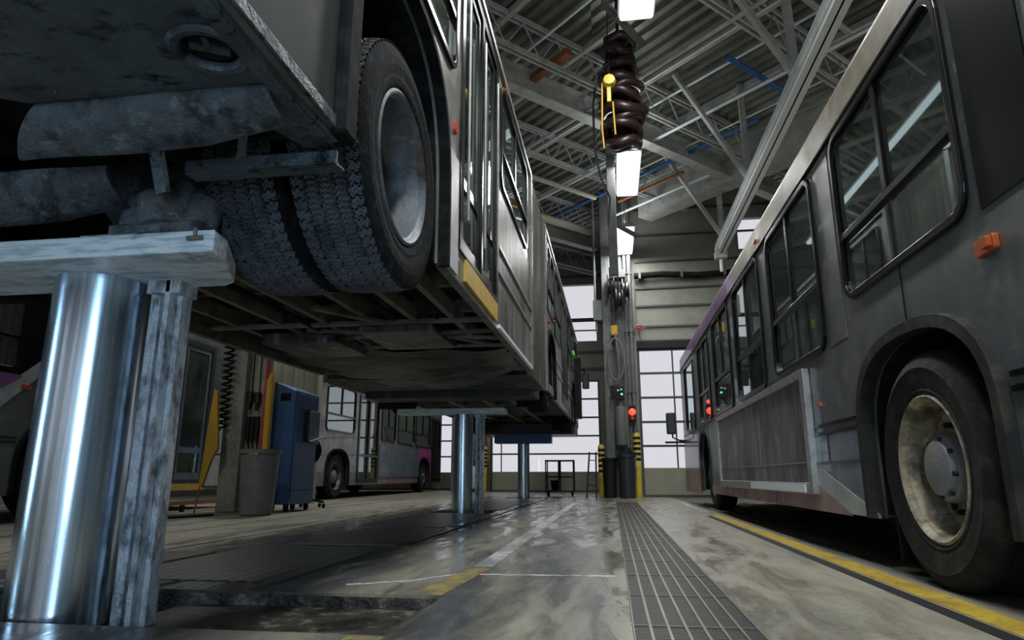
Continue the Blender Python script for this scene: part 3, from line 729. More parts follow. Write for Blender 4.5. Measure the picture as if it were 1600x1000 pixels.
    for ax_, ay_ in ((-1.75, 3.2), (-2.78, 3.2), (-1.75, 2.2)): MB().cyl((ax_, ay_, 1.75), (ax_, ay_, 2.0), .13).build('air_spring', 'black', root)
    # floor frame between the axle and the joint
    ch = MB()
    for x in (-1.25, -1.58, -1.95, -2.35, -2.75, -3.15): ch.bar((x, 3.52, 1.79), (x, 7.55, 1.79), .05, .12)
    ch.build('frame_rail', 'chassis', root, bevel=.005)
    for y in (3.55, 4.6, 5.4, 6.55, 7.3):
        MB().bar((-.95, y, 1.90), (-3.45, y, 1.90), .07, .10).build('cross_member', 'chassis', root, bevel=.004)
    [MB().bar((a, 3.52, 1.70), (a, 7.6, 1.70), .06, .09).build('skirt_beam', 'chassis', root, bevel=.005) for a in (-.93, -3.47)]
    MB().bar((-1.0, 6.5, 1.725), (-2.2, 4.6, 1.725), .07, .03).build('diagonal_brace', 'chassis', root, bevel=.004)
    MB().bar((-.98, 5.2, 1.73), (-3.4, 5.2, 1.73), .08, .03).bar((-1.0, 5.6, 1.72), (-2.6, 5.75, 1.72), .04, .03).bar((-1.0, 5.95, 1.72), (-2.6, 5.35, 1.72), .05, .03).bar((-1.0, 6.3, 1.72), (-2.8, 6.2, 1.72), .05, .03).build('diagonal_brace', 'chassis', root, bevel=.004)
    MB().box((-1.45, 5.25, 1.66), (-2.1, 6.1, 1.72)).box((-2.4, 5.5, 1.64), (-3.1, 6.3, 1.74)).build('underfloor_panel', 'steel_dirty', root, bevel=.01)
    MB().tube([(-1.75, 3.6, 1.76), (-1.75, 5.2, 1.76), (-1.9, 5.5, 1.74), (-1.9, 7.4, 1.72)], .03, 8).tube([(-2.5, 3.6, 1.74), (-2.5, 7.5, 1.72)], .025, 8).tube([(-1.3, 3.7, 1.76), (-1.35, 5.0, 1.77), (-1.2, 7.4, 1.75)], .015, 8).tube([(-1.34, 3.7, 1.75), (-1.4, 5.6, 1.74), (-1.6, 7.4, 1.7)], .012, 8).build('brake_pipe', 'black', root)
    # turntable and its sagging cover
    mb = MB(); nx, ny = 24, 18; vs = []
    for i in range(nx+1):
        for j in range(ny+1):
            u, v = i/nx, j/ny
            x = -1.0-2.35*u; y = 6.35+3.0*v
            z = 1.70-.14*math.sin(PI*u)**.6*math.sin(PI*min(1, v*1.1))**.5-.018*math.sin(17*u+5*v)*math.cos(23*v)-.02*math.sin(40*v+7*u)
            vs.append((x, y, z))
    fs = [(i*(ny+1)+j, i*(ny+1)+j+1, (i+1)*(ny+1)+j+1, (i+1)*(ny+1)+j) for i in range(nx) for j in range(ny)]
    mb.add(vs, fs, True).build('joint_cover', 'crumple', root)
    MB().box((-1.0, 8.9, 1.50), (-3.4, 9.5, 1.72)).box((-1.2, 7.7, 1.60), (-3.2, 8.9, 1.75)).build('turntable_beam', 'chassis_dk', root, bevel=.02)
    # front section underframe
    for y in (9.8, 10.9, 11.8, 12.7, 13.6, 14.5, 15.4, 17.0, 17.8):
        MB().bar((-.95, y, 1.80), (-3.45, y, 1.80), .07, .10).build('cross_member', 'chassis', root)
    m2 = MB()
    for x in (-.95, -1.7, -2.2, -2.8, -3.45): m2.bar((x, 9.6, 1.76), (x, 18.7, 1.76), .07, .12)
    m2.build('frame_rail', 'chassis', root)
    MB().box((-.92, 17.3, 1.42), (-3.48, 18.9, 1.72)).build('front_valance', 'dark_plastic', root, bevel=.03)
    for y in (10.3, 16.3): MB().tube([(-1.3, y, 1.93), (-3.1, y, 1.93)], .09, 12).build('axle', 'chassis_dk', root)
lifted_bus()

# ---- two buses on the far left
def left_bus_near():
    X0, sg = -6.5, 1
    root = thing('transit_bus', 'grey bus at far left with purple stripe and glass doors, behind the nearest lift post', 'bus', (-7.8, 5, 0))
    AR = [(7.25, .66, .62, .52), (-.9, .66, .62, .52)]
    wins = [(4.9, 6.40, 1.68, 2.6, 'slide'), (3.2, 4.6, 1.68, 2.6, 'slide'), (7.05, 8.2, 1.68, 2.6, 'slide')]
    F = bus_shell(root, X0, sg, -3, 11.05, .30, 2.75, wins, AR, 'body_r', 'body_r', floor_z=.5, cuts=[(8.55, .44, 10.05, 2.55)])
    for w in wins: bus_window(root, F, *w[:4], kind=w[4])
    MB().plate(rect(3, 1.61, 6.75, 2.66), [rrect(a, c, b, d, .09) for a, b, c, d, _ in wins[:2]], 0, .006, F).build('window_surround', 'trimblack', root)
    MB().plate([(3.0, 1.20), (6.27, 1.22), (7.0, 1.88), (6.8, 1.88), (6.27, 1.44), (3.0, 1.42)], [], .006, .010, F).build('stripe', 'swoosh', root)
    MB().plate([(3.0, 1.42), (6.25, 1.43), (6.50, 1.60), (3.0, 1.60)], [], .010, .014, F).build('stripe', 'purple', root)
    marker(root, F, 6.55, 1.48, .14, .05)
    for z in (.86, .91): MB().plate(rect(3, z, 6.55, z+.02), [], 0, .012, F).build('rub_rail', 'trimblack', root)
    MB().plate(rect(8.5, .40, 10.1, 2.6), [rect(8.58, .46, 9.28, 2.52), rect(9.34, .46, 10.02, 2.52)], -.03, .02, F).build('door_frame', 'dark_plastic', root)
    for a, b in ((8.58, 9.28), (9.34, 10.02)):
        d = MB().plate(rect(a, .46, b, 2.52), [rect(a+.07, .56, b-.07, .86), rect(a+.07, .94, b-.07, 2.45)], -.03, 0, F).build('door_leaf', 'bluegrey', root)
        MB().plate(rect(a+.06, .55, b-.06, 2.46), [], -.02, -.015, F).build('glass_pane', 'doorglass', d)
    MB().plate(rect(8.5, .30, 10.1, .40), [], 0, .02, F).build('sill_panel', 'yellow_panel', root)
    MB().plate(rect(10.14, .36, 11.0, 1.45), [], 0, .01, F).build('lower_panel', 'swoosh', root)
    MB().plate(rect(10.14, .86, 11.0, .875), [], .01, .015, F).build('panel_seam', 'trimblack', root)
    marker(root, F, 10.2, 1.05, .04, .1, 'redlens', .02)
    for a in AR: arch_lip(root, F, a, .3, w=.04, t=.02)
    wheel(root, 'flat', -6.55, sg, 7.25, .5, .5, 'rim_grey', 1)
    wheel(root, 'deep', -6.55, sg, -.9, .5, .5, 'rim_grey', 0)
    wheel(root, 'flat', -9.05, -1, 7.25, .5, .5, 'rim_grey', 0)
    wheel(root, 'deep', -9.05, -1, -.9, .5, .5, 'rim_grey', 0)
left_bus_near()
t = thing('floor_rail', 'rusty orange rail along the floor under the doors of the far-left bus', 'rail', (-6.2, 9, 0))
MB().box((-6.25, 7.5, .10), (-6.18, 10.9, .155)).build('rail', 'orangepipe', t)
for y in (7.6, 9.2, 10.8): MB().box((-6.24, y, 0), (-6.19, y+.05, .10)).build('foot', 'blackpaint', t)

def left_bus_far():
    X0, sg = -6.3, 1
    root = thing('transit_bus', 'pale grey bus with magenta front parked beyond the blue cabinet', 'bus', (-7.6, 17, 0))
    AR = [(15.0, .66, .60, .50), (22.3, .64, .60, .50)]
    wins = [(14.25, 15.9, 1.55, 2.55, 'slide'), (17.95, 19.1, 1.5, 2.55, 'slide'), (19.4, 21.0, 1.5, 2.55, 'slide'), (21.25, 22.9, 1.5, 2.55, 'slide')]
    F = bus_shell(root, X0, sg, 13.75, 24.6, .30, 2.75, wins, AR, 'body_l', 'body_l', floor_z=.5, cuts=[(16.2, .36, 17.7, 2.55), (23.15, .36, 24.4, 2.55)], front_win=(1, 1.1, 2.6))
    for w in wins: bus_window(root, F, *w[:4], kind=w[4])
    for a, b in ((16.2, 17.7), (23.15, 24.4)):
        m_ = (a+b)/2
        d = MB().plate(rect(a, .36, b, 2.55), [rect(a+.08, .45, m_-.05, 1.0), rect(a+.08, 1.06, m_-.05, 2.46), rect(m_+.05, .45, b-.08, 1.0), rect(m_+.05, 1.06, b-.08, 2.46)], -.03, .02, F).build('door_leaf', 'trimblack', root)
        MB().plate(rect(a+.07, .44, b-.07, 2.47), [], -.02, -.015, F).build('glass_pane', 'doorglass', d)
    MB().plate(rect(17.75, .32, 21.55, .46), [], 0, .01, F).build('stripe', 'plum', root)
    MB().plate(rect(17.75, .50, 21.6, 1.36), [], 0, .03, F).build('advert_sheet', 'bluegrey', root)
    MB().plate(arch_pts(22.3, .70, .60, .54, .3)+[(23.15, .3), (23.15, 1.42), (21.6, 1.42)], [], 0, .012, F).build('magenta_panel', 'magenta', root)
    for a in AR: arch_lip(root, F, a, .3, w=.04, t=.02)
    for xx, s2, d in ((-6.33, 1, 1), (-8.87, -1, 0)):
        wheel(root, 'deep', xx, s2, 15.0, .52, .52, 'rim_grey', d)
        wheel(root, 'flat', xx, s2, 22.3, .52, .52, 'rim_grey', d)
    MB().box((-8.9, 13.9, .35), (-6.4, 24.3, .5)).build('chassis', 'chassis_dk', root)
left_bus_far()

# ------------------------------------------------------------------ building shell
XL, XR, YB, YR, YL, YLL, ZR = -11.0, 9.0, -7.0, 17.6, 23.3, 26.0, 8.3
pit = rect(-3.30, 2.24, -.74, 2.98)
holes = [pit, rect(.05, 1.2, .478, 14.35), rect(-2.62, 9.55, -1.72, 10.25), rect(-2.6, 16.2, -1.7, 16.95), rect(-2.30, 4.90, -1.48, 4.99), rect(-2.25, 6.70, -1.62, 6.80)]
fl = struct(MB().plate([(XL, YB), (XR, YB), (XR, YR+.3), (-.1, YR+.3), (-.1, YL), (-5.55, YL), (-5.55, YLL), (XL, YLL)], holes, -.30, 0, XY(0)).build('floor', 'floor'))
# pits, seams and painted lines belong to the floor
for q in (((-3.30, 2.972, -.29), (-.74, 2.98, -.012)), ((-3.30, 2.24, -.29), (-.74, 2.248, -.012)), ((-.748, 2.25, -.29), (-.74, 2.97, -.012))): MB().box(*q).build('pit_wall', 'pitdark', fl)
p = MB().box((-3.4, 2.1, -.40), (-.7, 3.1, -.28)).build('pit_floor', 'pitdark', fl)
MB().plate(rect(-1.92, 2.26, -.755, 2.96), [], 0, .02, XY(-.075)).build('pit_cover', 'pitdark', fl, bevel=.006)
MB().box((-.80, 2.26, -.09), (-.745, 2.96, -.03)).build('pit_edge', 'grate', fl)
MB().box((-2.8, 4.7, -.40), (-1.4, 10.4, -.29)).box((-2.8, 16.0, -.40), (-1.4, 17.1, -.29)).build('pit_floor', 'pitdark', fl)
for a, b, c, d in ((-2.62, 3.22, -1.62, 4.86), (-2.45, 5.03, -1.62, 6.66), (-2.62, 6.84, -1.7, 9.45), (-2.62, 10.35, -1.72, 13.2), (-2.62, 13.3, -1.72, 16.1), (-3.32, 3.1, -2.68, 4.4)):
    MB().plate(rect(a, b, c, d), [], .001, .006, XY(0)).build('tread_plate', 'tread', fl)
for a, b, c, d in ((-3.16, 3.0, -3.12, 17), (-1.56, 5.1, -1.52, 16.5), (-4.66, 5.0, -4.63, 22), (-5.2, 4.0, -5.17, 23)):
    MB().plate(rect(a, b, c, d), [], .0005, .002, XY(0)).build('joint_line', 'blackpaint', fl)
MB().plate(rect(-.80, 3.95, -.69, 13.9), [], .0006, .0022, XY(0)).build('painted_line', 'paint_white', fl)
MB().plate([(-.89, 3.0), (-.75, 2.99), (-.69, 3.85), (-.80, 3.85)], [], .0006, .0022, XY(0)).build('painted_line', 'paint_yellow_old', fl)
MB().plate(rect(-.86, 1.7, -.74, 2.21), [], .0006, .0022, XY(0)).build('painted_line', 'paint_yellow_old', fl)
MB().plate(rect(1.285, 1.2, 1.415, 9.8), [], .0006, .0022, XY(0)).build('painted_line', 'paint_yellow', fl)
MB().plate(rect(1.285, 9.8, 1.40, 14), [], .0006, .0022, XY(0)).build('painted_line', 'paint_white', fl)
MB().plate(rect(1.20, 1.2, 1.268, 9.3), [], .0005, .002, XY(0)).build('joint_line', 'blackpaint', fl)
MB().plate(rect(-4.12, 1.5, -4.03, 9), [], .0006, .0022, XY(0)).build('painted_line', 'paint_yellow_old', fl)
def crack(pts, w, m='paint_white'):
    rnd = random.Random(4); q = []
    for (x0, y0), (x1, y1) in zip(pts, pts[1:]):
        for i in range(10): t = i/10; q.append((x0+(x1-x0)*t, y0+(y1-y0)*t+rnd.uniform(-.012, .012)))
    up = [(x, y+w*rnd.uniform(.3, 1)) for x, y in q]; dn = [(x, y-w*rnd.uniform(.1, .6)) for x, y in q]
    return MB().plate(dn+up[::-1], [], .0006, .0018, XY(0)).build('crack_filler', m, fl)
crack([(-1.27, 3.22), (-1.02, 3.36), (-.83, 3.62), (-.30, 3.66), (.03, 3.66)], .022, 'crack_white')
MB().lathe([(.001, .004), (.014, .004), (.016, .0)], (-.712, 3.70, 0), 'z', 12).build('paint_spot', 'redlens', fl)

def grating():
    t = thing('drain_grate', 'long dark slotted drain grating set into the floor down the middle aisle', 'grate', (.264, 1.2, 0))
    MB().box((.0, 1.15, -.36), (.53, 14.4, -.30)).build('drain_channel', 'pitdark', t)
    mb = MB(); y = 1.22
    while y < 14.33: mb.box((.053, y, -.03), (.475, y+.0145, -.005)); y += .023
    y = 1.9
    while y < 14.3: mb.box((.052, y, -.03), (.476, y+.03, -.002)); y += .62
    mb.build('cross_bars', 'grate', t)
    mb = MB()
    for i in range(8):
        x = .052+i*.0602; mb.box((x-.005 if i else x, 1.2, -.028), (x+.005, 14.35, -.001))
    mb.build('long_ribs', 'grate_rib', t)
grating()

def clip(p0, d, x0, x1, y0, y1):
    t0, t1 = -99, 99
    for p, q, a, b in ((p0[0], d[0], x0, x1), (p0[1], d[1], y0, y1)):
        ta, tb = sorted(((a-p)/q, (b-p)/q)); t0 = max(t0, ta); t1 = min(t1, tb)
    return (t0, t1) if t1 > t0+.05 else None

def deck(name, x0, x1, y0, y1):
    mb = MB(); d = (math.sqrt(.5), -math.sqrt(.5)); pr = None; k = 0
    pmin, pmax = (x0+y0)*math.sqrt(.5), (x1+y1)*math.sqrt(.5); q = pmin+.01; seq = [(.09, 0), (.035, .075), (.10, .075), (.035, 0)]
    vs, fs, z = [], [], 0
    while q < pmax:
        p0 = (q*d[0], -q*d[1]); c = clip(p0, d, x0, x1, y0, y1)
        if c:
            for t in c: vs.append((p0[0]+d[0]*t, p0[1]+d[1]*t, ZR-z))
            n = len(vs)
            if n >= 4: fs.append((n-4, n-3, n-1, n-2))
        w, zz = seq[k % 4]; q += w; z = zz; k += 1
    mb.add(vs, fs); return struct(mb.build(name, 'deck'))
deck('ceiling', XL, -.1, YB, YLL)
deck('ceiling', -.1, XR, YB, YR)
struct(MB().box((XL-.2, YB-.2, ZR+.02), (-.1, YLL+.2, ZR+.2)).box((-.1, YB-.2, ZR+.02), (XR+.2, YR+.2, ZR+.2)).build('ceiling', 'blackpaint'))

def wall(name, a, b, y, holes, t=.22, m='wallpanel'):
    return struct(MB().plate(rect(a, 0, b, ZR), [rect(*h) for h in holes], 0, t, XZ(y)).build(name, m))
D1 = (.74, 0.0, 4.15, 3.80); D2 = (-4.2, 0.0, -.34, 3.80); D3 = (-10.4, 0, -6.0, 3.8)
def insidehole(h): return (h[0], h[1]+.001, h[2], h[3])
wall('wall_right_end', -.12, XR+.2, YR, [insidehole(D1), (3.55, 6.45, 4.6, 7.35)], m='wallpanel')
wall('wall_far_end', -5.6, -.1, YL, [insidehole(D2), (-1.9, 5.2, -.37, 7.3)], m='wallpanel2')
wall('wall_left_end', XL-.2, -5.5, YLL, [insidehole(D3)], m='wallpanel2')
struct(MB().box((-.12, YR+.22, 0), (.08, YL, ZR)).build('wall_return', 'wallpanel2'))
struct(MB().box((-5.6, YL+.22, 0), (-5.4, YLL, ZR)).build('wall_return', 'wallpanel2'))
struct(MB().plate(rect(YB, 0, YLL, ZR), [rect(-5, 1.0, -1.5, 4), rect(1, 4.6, 5, 6.6), rect(9, 4.6, 13, 6.6)], -.2, 0, lambda u, v, w: (XL+w, u, v)).build('wall_left', 'wallpanel2'))
struct(MB().plate(rect(YB, 0, YR+.2, ZR), [rect(0, 4.6, 4, 6.6), rect(8, 4.6, 12, 6.6)], 0, .2, lambda u, v, w: (XR+w, u, v)).build('wall_right', 'wallpanel2'))
BD = [(-4.2, 0.001, -.3, 3.8), (.9, 0.001, 4.6, 3.8), (-9.5, .001, -6, 3.8)]
wall('wall_back', XL-.2, XR+.2, YB-.22, BD, m='wallpanel2')

def sash_door(name, h, y, rails, mull, zp, back=False, frame='doorframe', panelm='doorpanel'):
    """overhead door: bottom panel, horizontal rails, glass rows"""
    x0, z0, x1, z1 = h; s_ = 1
    r = struct(MB().plate(rect(x0, 0.002, x1, z1), [rect(x0+.07, .06, x1-.07, z1-.05)], .02, .12, XZ(y)).build(name, frame))
    MB().plate(rect(x0+.06, .05, x1-.06, zp), [], .05, .10, XZ(y)).build('bottom_panel', panelm, r)
    m = MB()
    for z in rails: m.plate(rect(x0+.07, z-.028, x1-.07, z+.028), [], .04, .11, XZ(y))
    m.build('rails', frame, r)
    m = MB()
    for x in mull: m.plate(rect(x-.018, zp, x+.018, z1-.05), [], .045, .105, XZ(y))
    m.build('mullions', frame, r)
    MB().plate(rect(x0+.065, zp, x1-.065, z1-.045), [], .07, .076, XZ(y)).build('glass_pane', 'winglass', r)
    return r
R = [1.27, 1.88, 2.51, 3.15]
sash_door('door_1', D1, YR, R, (1.66, 2.5, 3.35), .72)
sash_door('door_2', D2, YL, R, (-3.82, ), .67)
sash_door('door_3', D3, YLL, R, (-9.3, -8.2, -7.1), .67)
for i, h in enumerate(BD): sash_door('door_%d' % (4+i), h, YB-.2, R, ((h[0]+h[2])/2,), .67)
def win(n, x0, z0, x1, z1, y, bars):
    r = struct(MB().plate(rect(x0, z0, x1, z1), [rect(x0+.06, z0+.06, x1-.06, z1-.06)], .02, .12, XZ(y)).build('window_%d' % n, 'doorframe'))
    for b in bars: MB().plate(rect(x0+.05, b-.02, x1-.05, b+.02), [], .03, .11, XZ(y)).build('window_bar', 'doorframe', r)
    MB().plate(rect(x0+.05, z0+.05, x1-.05, z1-.05), [], .07, .075, XZ(y)).build('glass_pane', 'winglass', r)
win(1, -1.95, 5.12, -.33, 7.38, YL, (5.6,))
win(2, 3.5, 6.4, 4.65, 7.4, YR, ())
# low strip on the door and girts on the end walls
k = 1
for z in (4.0, 4.39, 4.95, 5.45, 6.2, 6.95, 7.7):
    struct(MB().box((.78, YR-.05, z-.025), (8.9, YR, z+.025)).build('trim_%d' % k, 'doorframe')); k += 1
struct(MB().box((.74, YR-.12, 3.80), (8.9, YR, 3.98)).build('trim_%d' % k, 'blackpaint')); k += 1
for z in (4.2, 4.8, 7.6):
    struct(MB().box((-5.3, YL-.06, z-.04), (-.1, YL, z+.04)).build('trim_%d' % k, 'doorframe')); k += 1
struct(MB().box((-2.15, YL-.14, 3.9), (-1.95, YL, 8.2)).build('trim_%d' % k, 'steel_white')); k += 1
struct(MB().box((-4.4, YL-.12, 0), (-4.2, YL, 8.2)).build('trim_%d' % k, 'doorpanel')); k += 1
struct(MB().box((.42, YR-.14, 0), (.74, YR, 5.7)).build('trim_%d' % k, 'wallpanel2')); k += 1
# warm tan wall return behind the tool cabinet
struct(MB().box((-7.3, 12.55, 0), (-5.78, 12.75, 4.2)).build('wall_partition', 'doorpanel'))
for i in range(7):
    struct(MB().box((-7.25+i*.24, 12.52, 0), (-7.2+i*.24, 12.55, 4.2)).build('trim_%d' % (30+i), 'doorpanel'))

# ------------------------------------------------------------------ roof steel
def seg_clip(c, lo=-10.8):
    """centre line y = x + c inside the building"""
    ya = YB+.3; x0 = max(lo, ya-c)
    x1 = min(8.8, 17.35-c)
    if x1 < -.1: x1 = min(-.3, 23.1-c)
    return x0, x1
def truss(c, zt, depth, label, m='steel_white', w=.10):
    x0, x1 = seg_clip(c)
    if x1-x0 < 1: return
    t = thing('roof_truss', label, 'roof truss', ((x0+x1)/2, (x0+x1)/2+c, zt-depth), 'open-web roof trusses')
    P = lambda x, z: (x, x+c, z)
    o = .035
    def dbl(z, hh):
        mb = MB()
        for s in (-1, 1): mb.bar((x0+s*o, x0+c-s*o, z), (x1+s*o, x1+c-s*o, z), .035, hh)
        return mb
    dbl(zt, .09).build('top_chord', m, t); dbl(zt-depth, .09).build('bottom_chord', m, t)
    mb = MB(); n = max(2, int((x1-x0)/.52)); 
    for i in range(n):
        a = x0+(x1-x0)*i/n; b = x0+(x1-x0)*(i+1)/n; mid = (a+b)/2
        mb.tube([P(a, zt-.02), P(mid, zt-depth+.02)], .014, 6); mb.tube([P(mid, zt-depth+.02), P(b, zt-.02)], .014, 6)
    mb.build('web', m, t)
ords = ['nearest, above the photographer', 'second from the camera', 'third from the camera', 'fourth from the camera', 'fifth from the camera', 'sixth from the camera', 'seventh from the camera', 'farthest, towards the end wall']
cs = [-4.1, -.3, 3.5, 7.35, 11.2, 15.1, 18.9, 23.0]
for c, o in zip(cs, ords): truss(c, 8.17, .62, 'pale open-web roof truss running diagonally under the deck, '+o)
# heavy beam under the deck and purlins crossing the trusses
def ibeam(name, label, p, q, w, h, m, cat='beam'):
    mb = MB(); mb.bar(p, q, w, .025); P = Vector(p); Q = Vector(q); dz = Vector((0, 0, h))
    mb.bar(P+dz, Q+dz, w, .025); mb.bar(P+dz/2, Q+dz/2, .02, h)
    t = thing(name, label, cat, tuple((P+Q)/2)); mb.build('beam', m, t); return t
def steel_girder(c, z, h, label):
    a, b = seg_clip(c); return ibeam('roof_girder', label, (a, a+c, z), (b, b+c, z), .26, h, 'steel_white', 'girder')
steel_girder(12.15, 7.35, .42, 'deep grey roof girder running diagonally behind the hose coil')
steel_girder(4.6, 7.5, .36, 'grey roof girder high above the parked bus on the right')
steel_girder(19.9, 7.3, .4, 'grey roof girder near the far end wall')
def cross_run(s, z, label, name='roof_purlin', m='steel_white', w=.09, x0=-8, x1=8.5, rnd=False, cat='purlin', h=.12):
    """runs along x + y = s"""
    x0 = max(x0, s-17.3 if s-17.3 > -.1 else s-23, XL+.3); x1 = min(x1, s-(YB+.3), XR-.3)
    t = thing(name, label, cat, ((x0+x1)/2, s-(x0+x1)/2, z))
    mb = MB()
    if rnd: mb.tube([(x0, s-x0, z), (x1, s-x1, z)], w/2, 10)
    else: mb.bar((x0, s-x0, z), (x1, s-x1, z), w, h)
    mb.build('run', m, t); return t
for s, o in ((8.2, 'nearest to the camera'), (10.6, 'second from the camera'), (13.0, 'in front of the hose coil'), (15.4, 'behind the hose coil'), (17.8, 'second from the far wall'), (20.2, 'nearest the far wall')):
    cross_run(s, 8.16, 'grey purlin crossing the trusses under the deck, '+o)
cross_run(14.35, 7.5, 'thin pale pipe crossing under the trusses behind the hose coil', 'ceiling_pipe', 'rail', .07, -2, 6, True, 'pipe')
cross_run(11.6, 7.5, 'thin grey pipe crossing under the trusses ahead of the hose coil', 'ceiling_pipe', 'steel_white', .08, -6, 7, True, 'pipe')
cross_run(16.05, 7.6, 'blue air pipe under the roof deck', 'ceiling_pipe', 'bluepipe', .09, -1.4, 3.2, True, 'pipe')
cross_run(16.9, 7.55, 'short orange pipe under the roof deck near the lamps', 'ceiling_pipe', 'orangepipe', .09, .4, 1.9, True, 'pipe')
cross_run(9.7, 7.7, 'rust-stained duct under the roof left of the hose coil', 'ceiling_duct', 'orangepipe', .14, -1.6, -.5, False, 'duct')
cross_run(17.4, 7.4, 'white pipe in front of the pale bulkhead', 'ceiling_pipe', 'rail', .07, .3, 2.6, True, 'pipe')
for s_, z_, w_, a_, b_, l_ in ((12.3, 7.75, .035, -4, 6, 'thin white conduit under the deck, left of the coil top'), (9.0, 7.8, .04, -3, 7, 'thin white conduit nearest the camera'), (13.6, 7.9, .05, 1, 7, 'pale conduit above the right bus rail'), (15.9, 7.7, .035, .8, 5, 'thin white conduit beside the blue air pipe'), (10.2, 7.6, .05, 2.5, 7, 'pale conduit above the short blue pipe')):
    cross_run(s_, z_, l_, 'ceiling_conduit', 'rail', w_, a_, b_, True, 'conduit')
def diag_pipe(c, z, x0, x1, r, m, label):
    t = thing('ceiling_pipe', label, 'pipe', ((x0+x1)/2, (x0+x1)/2+c, z)); MB().tube([(x0, x0+c, z), (x1, x1+c, z)], r, 12).build('run', m, t)
diag_pipe(18.75, 7.45, -4.2, -.4, .11, 'pipe', 'thick cream pipe under the roof at the far left')
diag_pipe(16.05, 7.4, -4.5, -.2, .06, 'pipe', 'cream pipe under the roof above the lifted bus')
diag_pipe(8.4, 7.6, 2.2, 3.6, .05, 'bluepipe', 'short blue pipe under the roof above the right bus')
diag_pipe(22.2, 7.2, -3.5, -.3, .05, 'pipe', 'slim cream pipe closest to the far window')
diag_pipe(6.0, 7.45, -8, 4, .05, 'steel_white', 'slim grey pipe above the lifted bus roof')
# pale bulkhead crossing the far right corner of the roof
t = thing('ceiling_bulkhead', 'broad pale sloping bulkhead under the roof in front of the far wall', 'bulkhead', (3, 15.2, 7.4))
MB().bar((1.1, 17.2, 7.72), (6.8, 11.5, 7.72), .5, .9).build('panel', 'steel_white', t)

def fall_rail(X, label, y0=-4, y1=16.15, zb=5.8):
    t = thing('fall_arrest_rail', label, 'rail', (X, (y0+y1)/2, zb))
    MB().box((X-.10, y0, zb), (X+.10, y1, zb+.012)).box((X-.012, y0, zb), (X+.012, y1, zb+.28)).box((X-.10, y0, zb+.27), (X+.10, y1, zb+.285)).build('rail', 'rail', t)
    MB().box((X-.11, y0, zb+.07), (X-.095, y1, zb+.2)).build('side_flange', 'steel_white', t)
    for y in (-1.5, 2.3, 5.6, 9.0, 12.4, 15.6):
        MB().bar((X, y, zb+.28), (X, y+.1, 8.2), .11, .11).build('hanger', 'steel_white', t)
        MB().bar((X, y, zb+.30), (X-1.35, y-.55, 8.15), .08, .08).build('brace', 'steel_white', t)
    MB().box((X-.14, y1-.25, zb-.12), (X+.14, y1-.05, zb+.05)).tube([(X, y1-.15, zb-.1), (X, y1-.15, zb-.45)], .04, 8).build('end_stop', 'steel_white', t)
fall_rail(2.8, 'pale overhead rail running above the parked bus on the right')
t = thing('strip_light', 'long continuous strip light hanging above the lifted bus', 'strip light', (-2.2, 10, 6.35))
MB().box((-2.29, 4, 6.40), (-2.11, 17.2, 6.50)).build('housing', 'steel_white', t, bevel=.01)
MB().box((-2.25, 4.02, 6.34), (-2.15, 17.18, 6.40)).build('diffuser', 'lamp_dim', t, bevel=.008)
for y in (5, 8, 11, 14, 16.8): MB().cyl((-2.2, y, 6.5), (-2.2, y, 8.2), .01, 6).build('hanger_rod', 'steel_white', t)

# ------------------------------------------------------------------ lamps
def lamp(x, y, z, label, group=None, l=1.95, proto=[None]):
    if proto[0] is None:
        t = thing('ceiling_light', label, 'ceiling light', (x, y, z), group)
        MB().plate(rect(x-.24, y-l/2, x+.24, y+l/2), [], 0, .10, XY(z+.06)).build('housing', 'steel_white', t, bevel=.01)
        MB().plate(rrect(x-.215, y-l/2+.02, x+.215, y+l/2-.02, .04, 3), [], 0, .058, XY(z)).build('diffuser', 'lamp', t)
        for s in (-1, 1): MB().tube([(x, y+s*.7, z+.15), (x, y+s*.7, 8.2)], .008, 6).build('hanger_rod', 'steel_white', t)
        proto[0] = t; return t
    r = clone(proto[0], (x, y, z), label); 
    return r
lab = {6.8: 'bright rectangular hanging light at the top edge of the picture', 12.5: 'bright rectangular hanging light right under the hose coil', 16.4: 'bright rectangular hanging light nearest the far wall'}
for y in LAMP_Y:
    lamp(.51, y, 6.36, lab.get(y, 'rectangular hanging light over the middle aisle %s' % {-5.2: 'nearest the back wall', -1.1: 'just behind the photographer', 2.6: 'right above the photographer'}.get(y)))
for (x, y, _) in SIDE_LAMPS:
    lamp(x, y, 6.66, 'rectangular hanging light %s' % {(-8.6, 4): 'over the near end of the far-left bus', (-8.6, 13): 'left of the bus with the magenta front', (-4.6, 20.5): 'near the far door behind the lifted bus', (6.2, 4): 'beyond the parked right bus, near its rear wheel', (6.2, 12): 'beyond the parked right bus, near its front', (-5.0, 1.5): 'over the floor left of the nearest lift post', (-4.7, 12.2): 'over the aisle beside the blue cabinet'}[(x, y)])

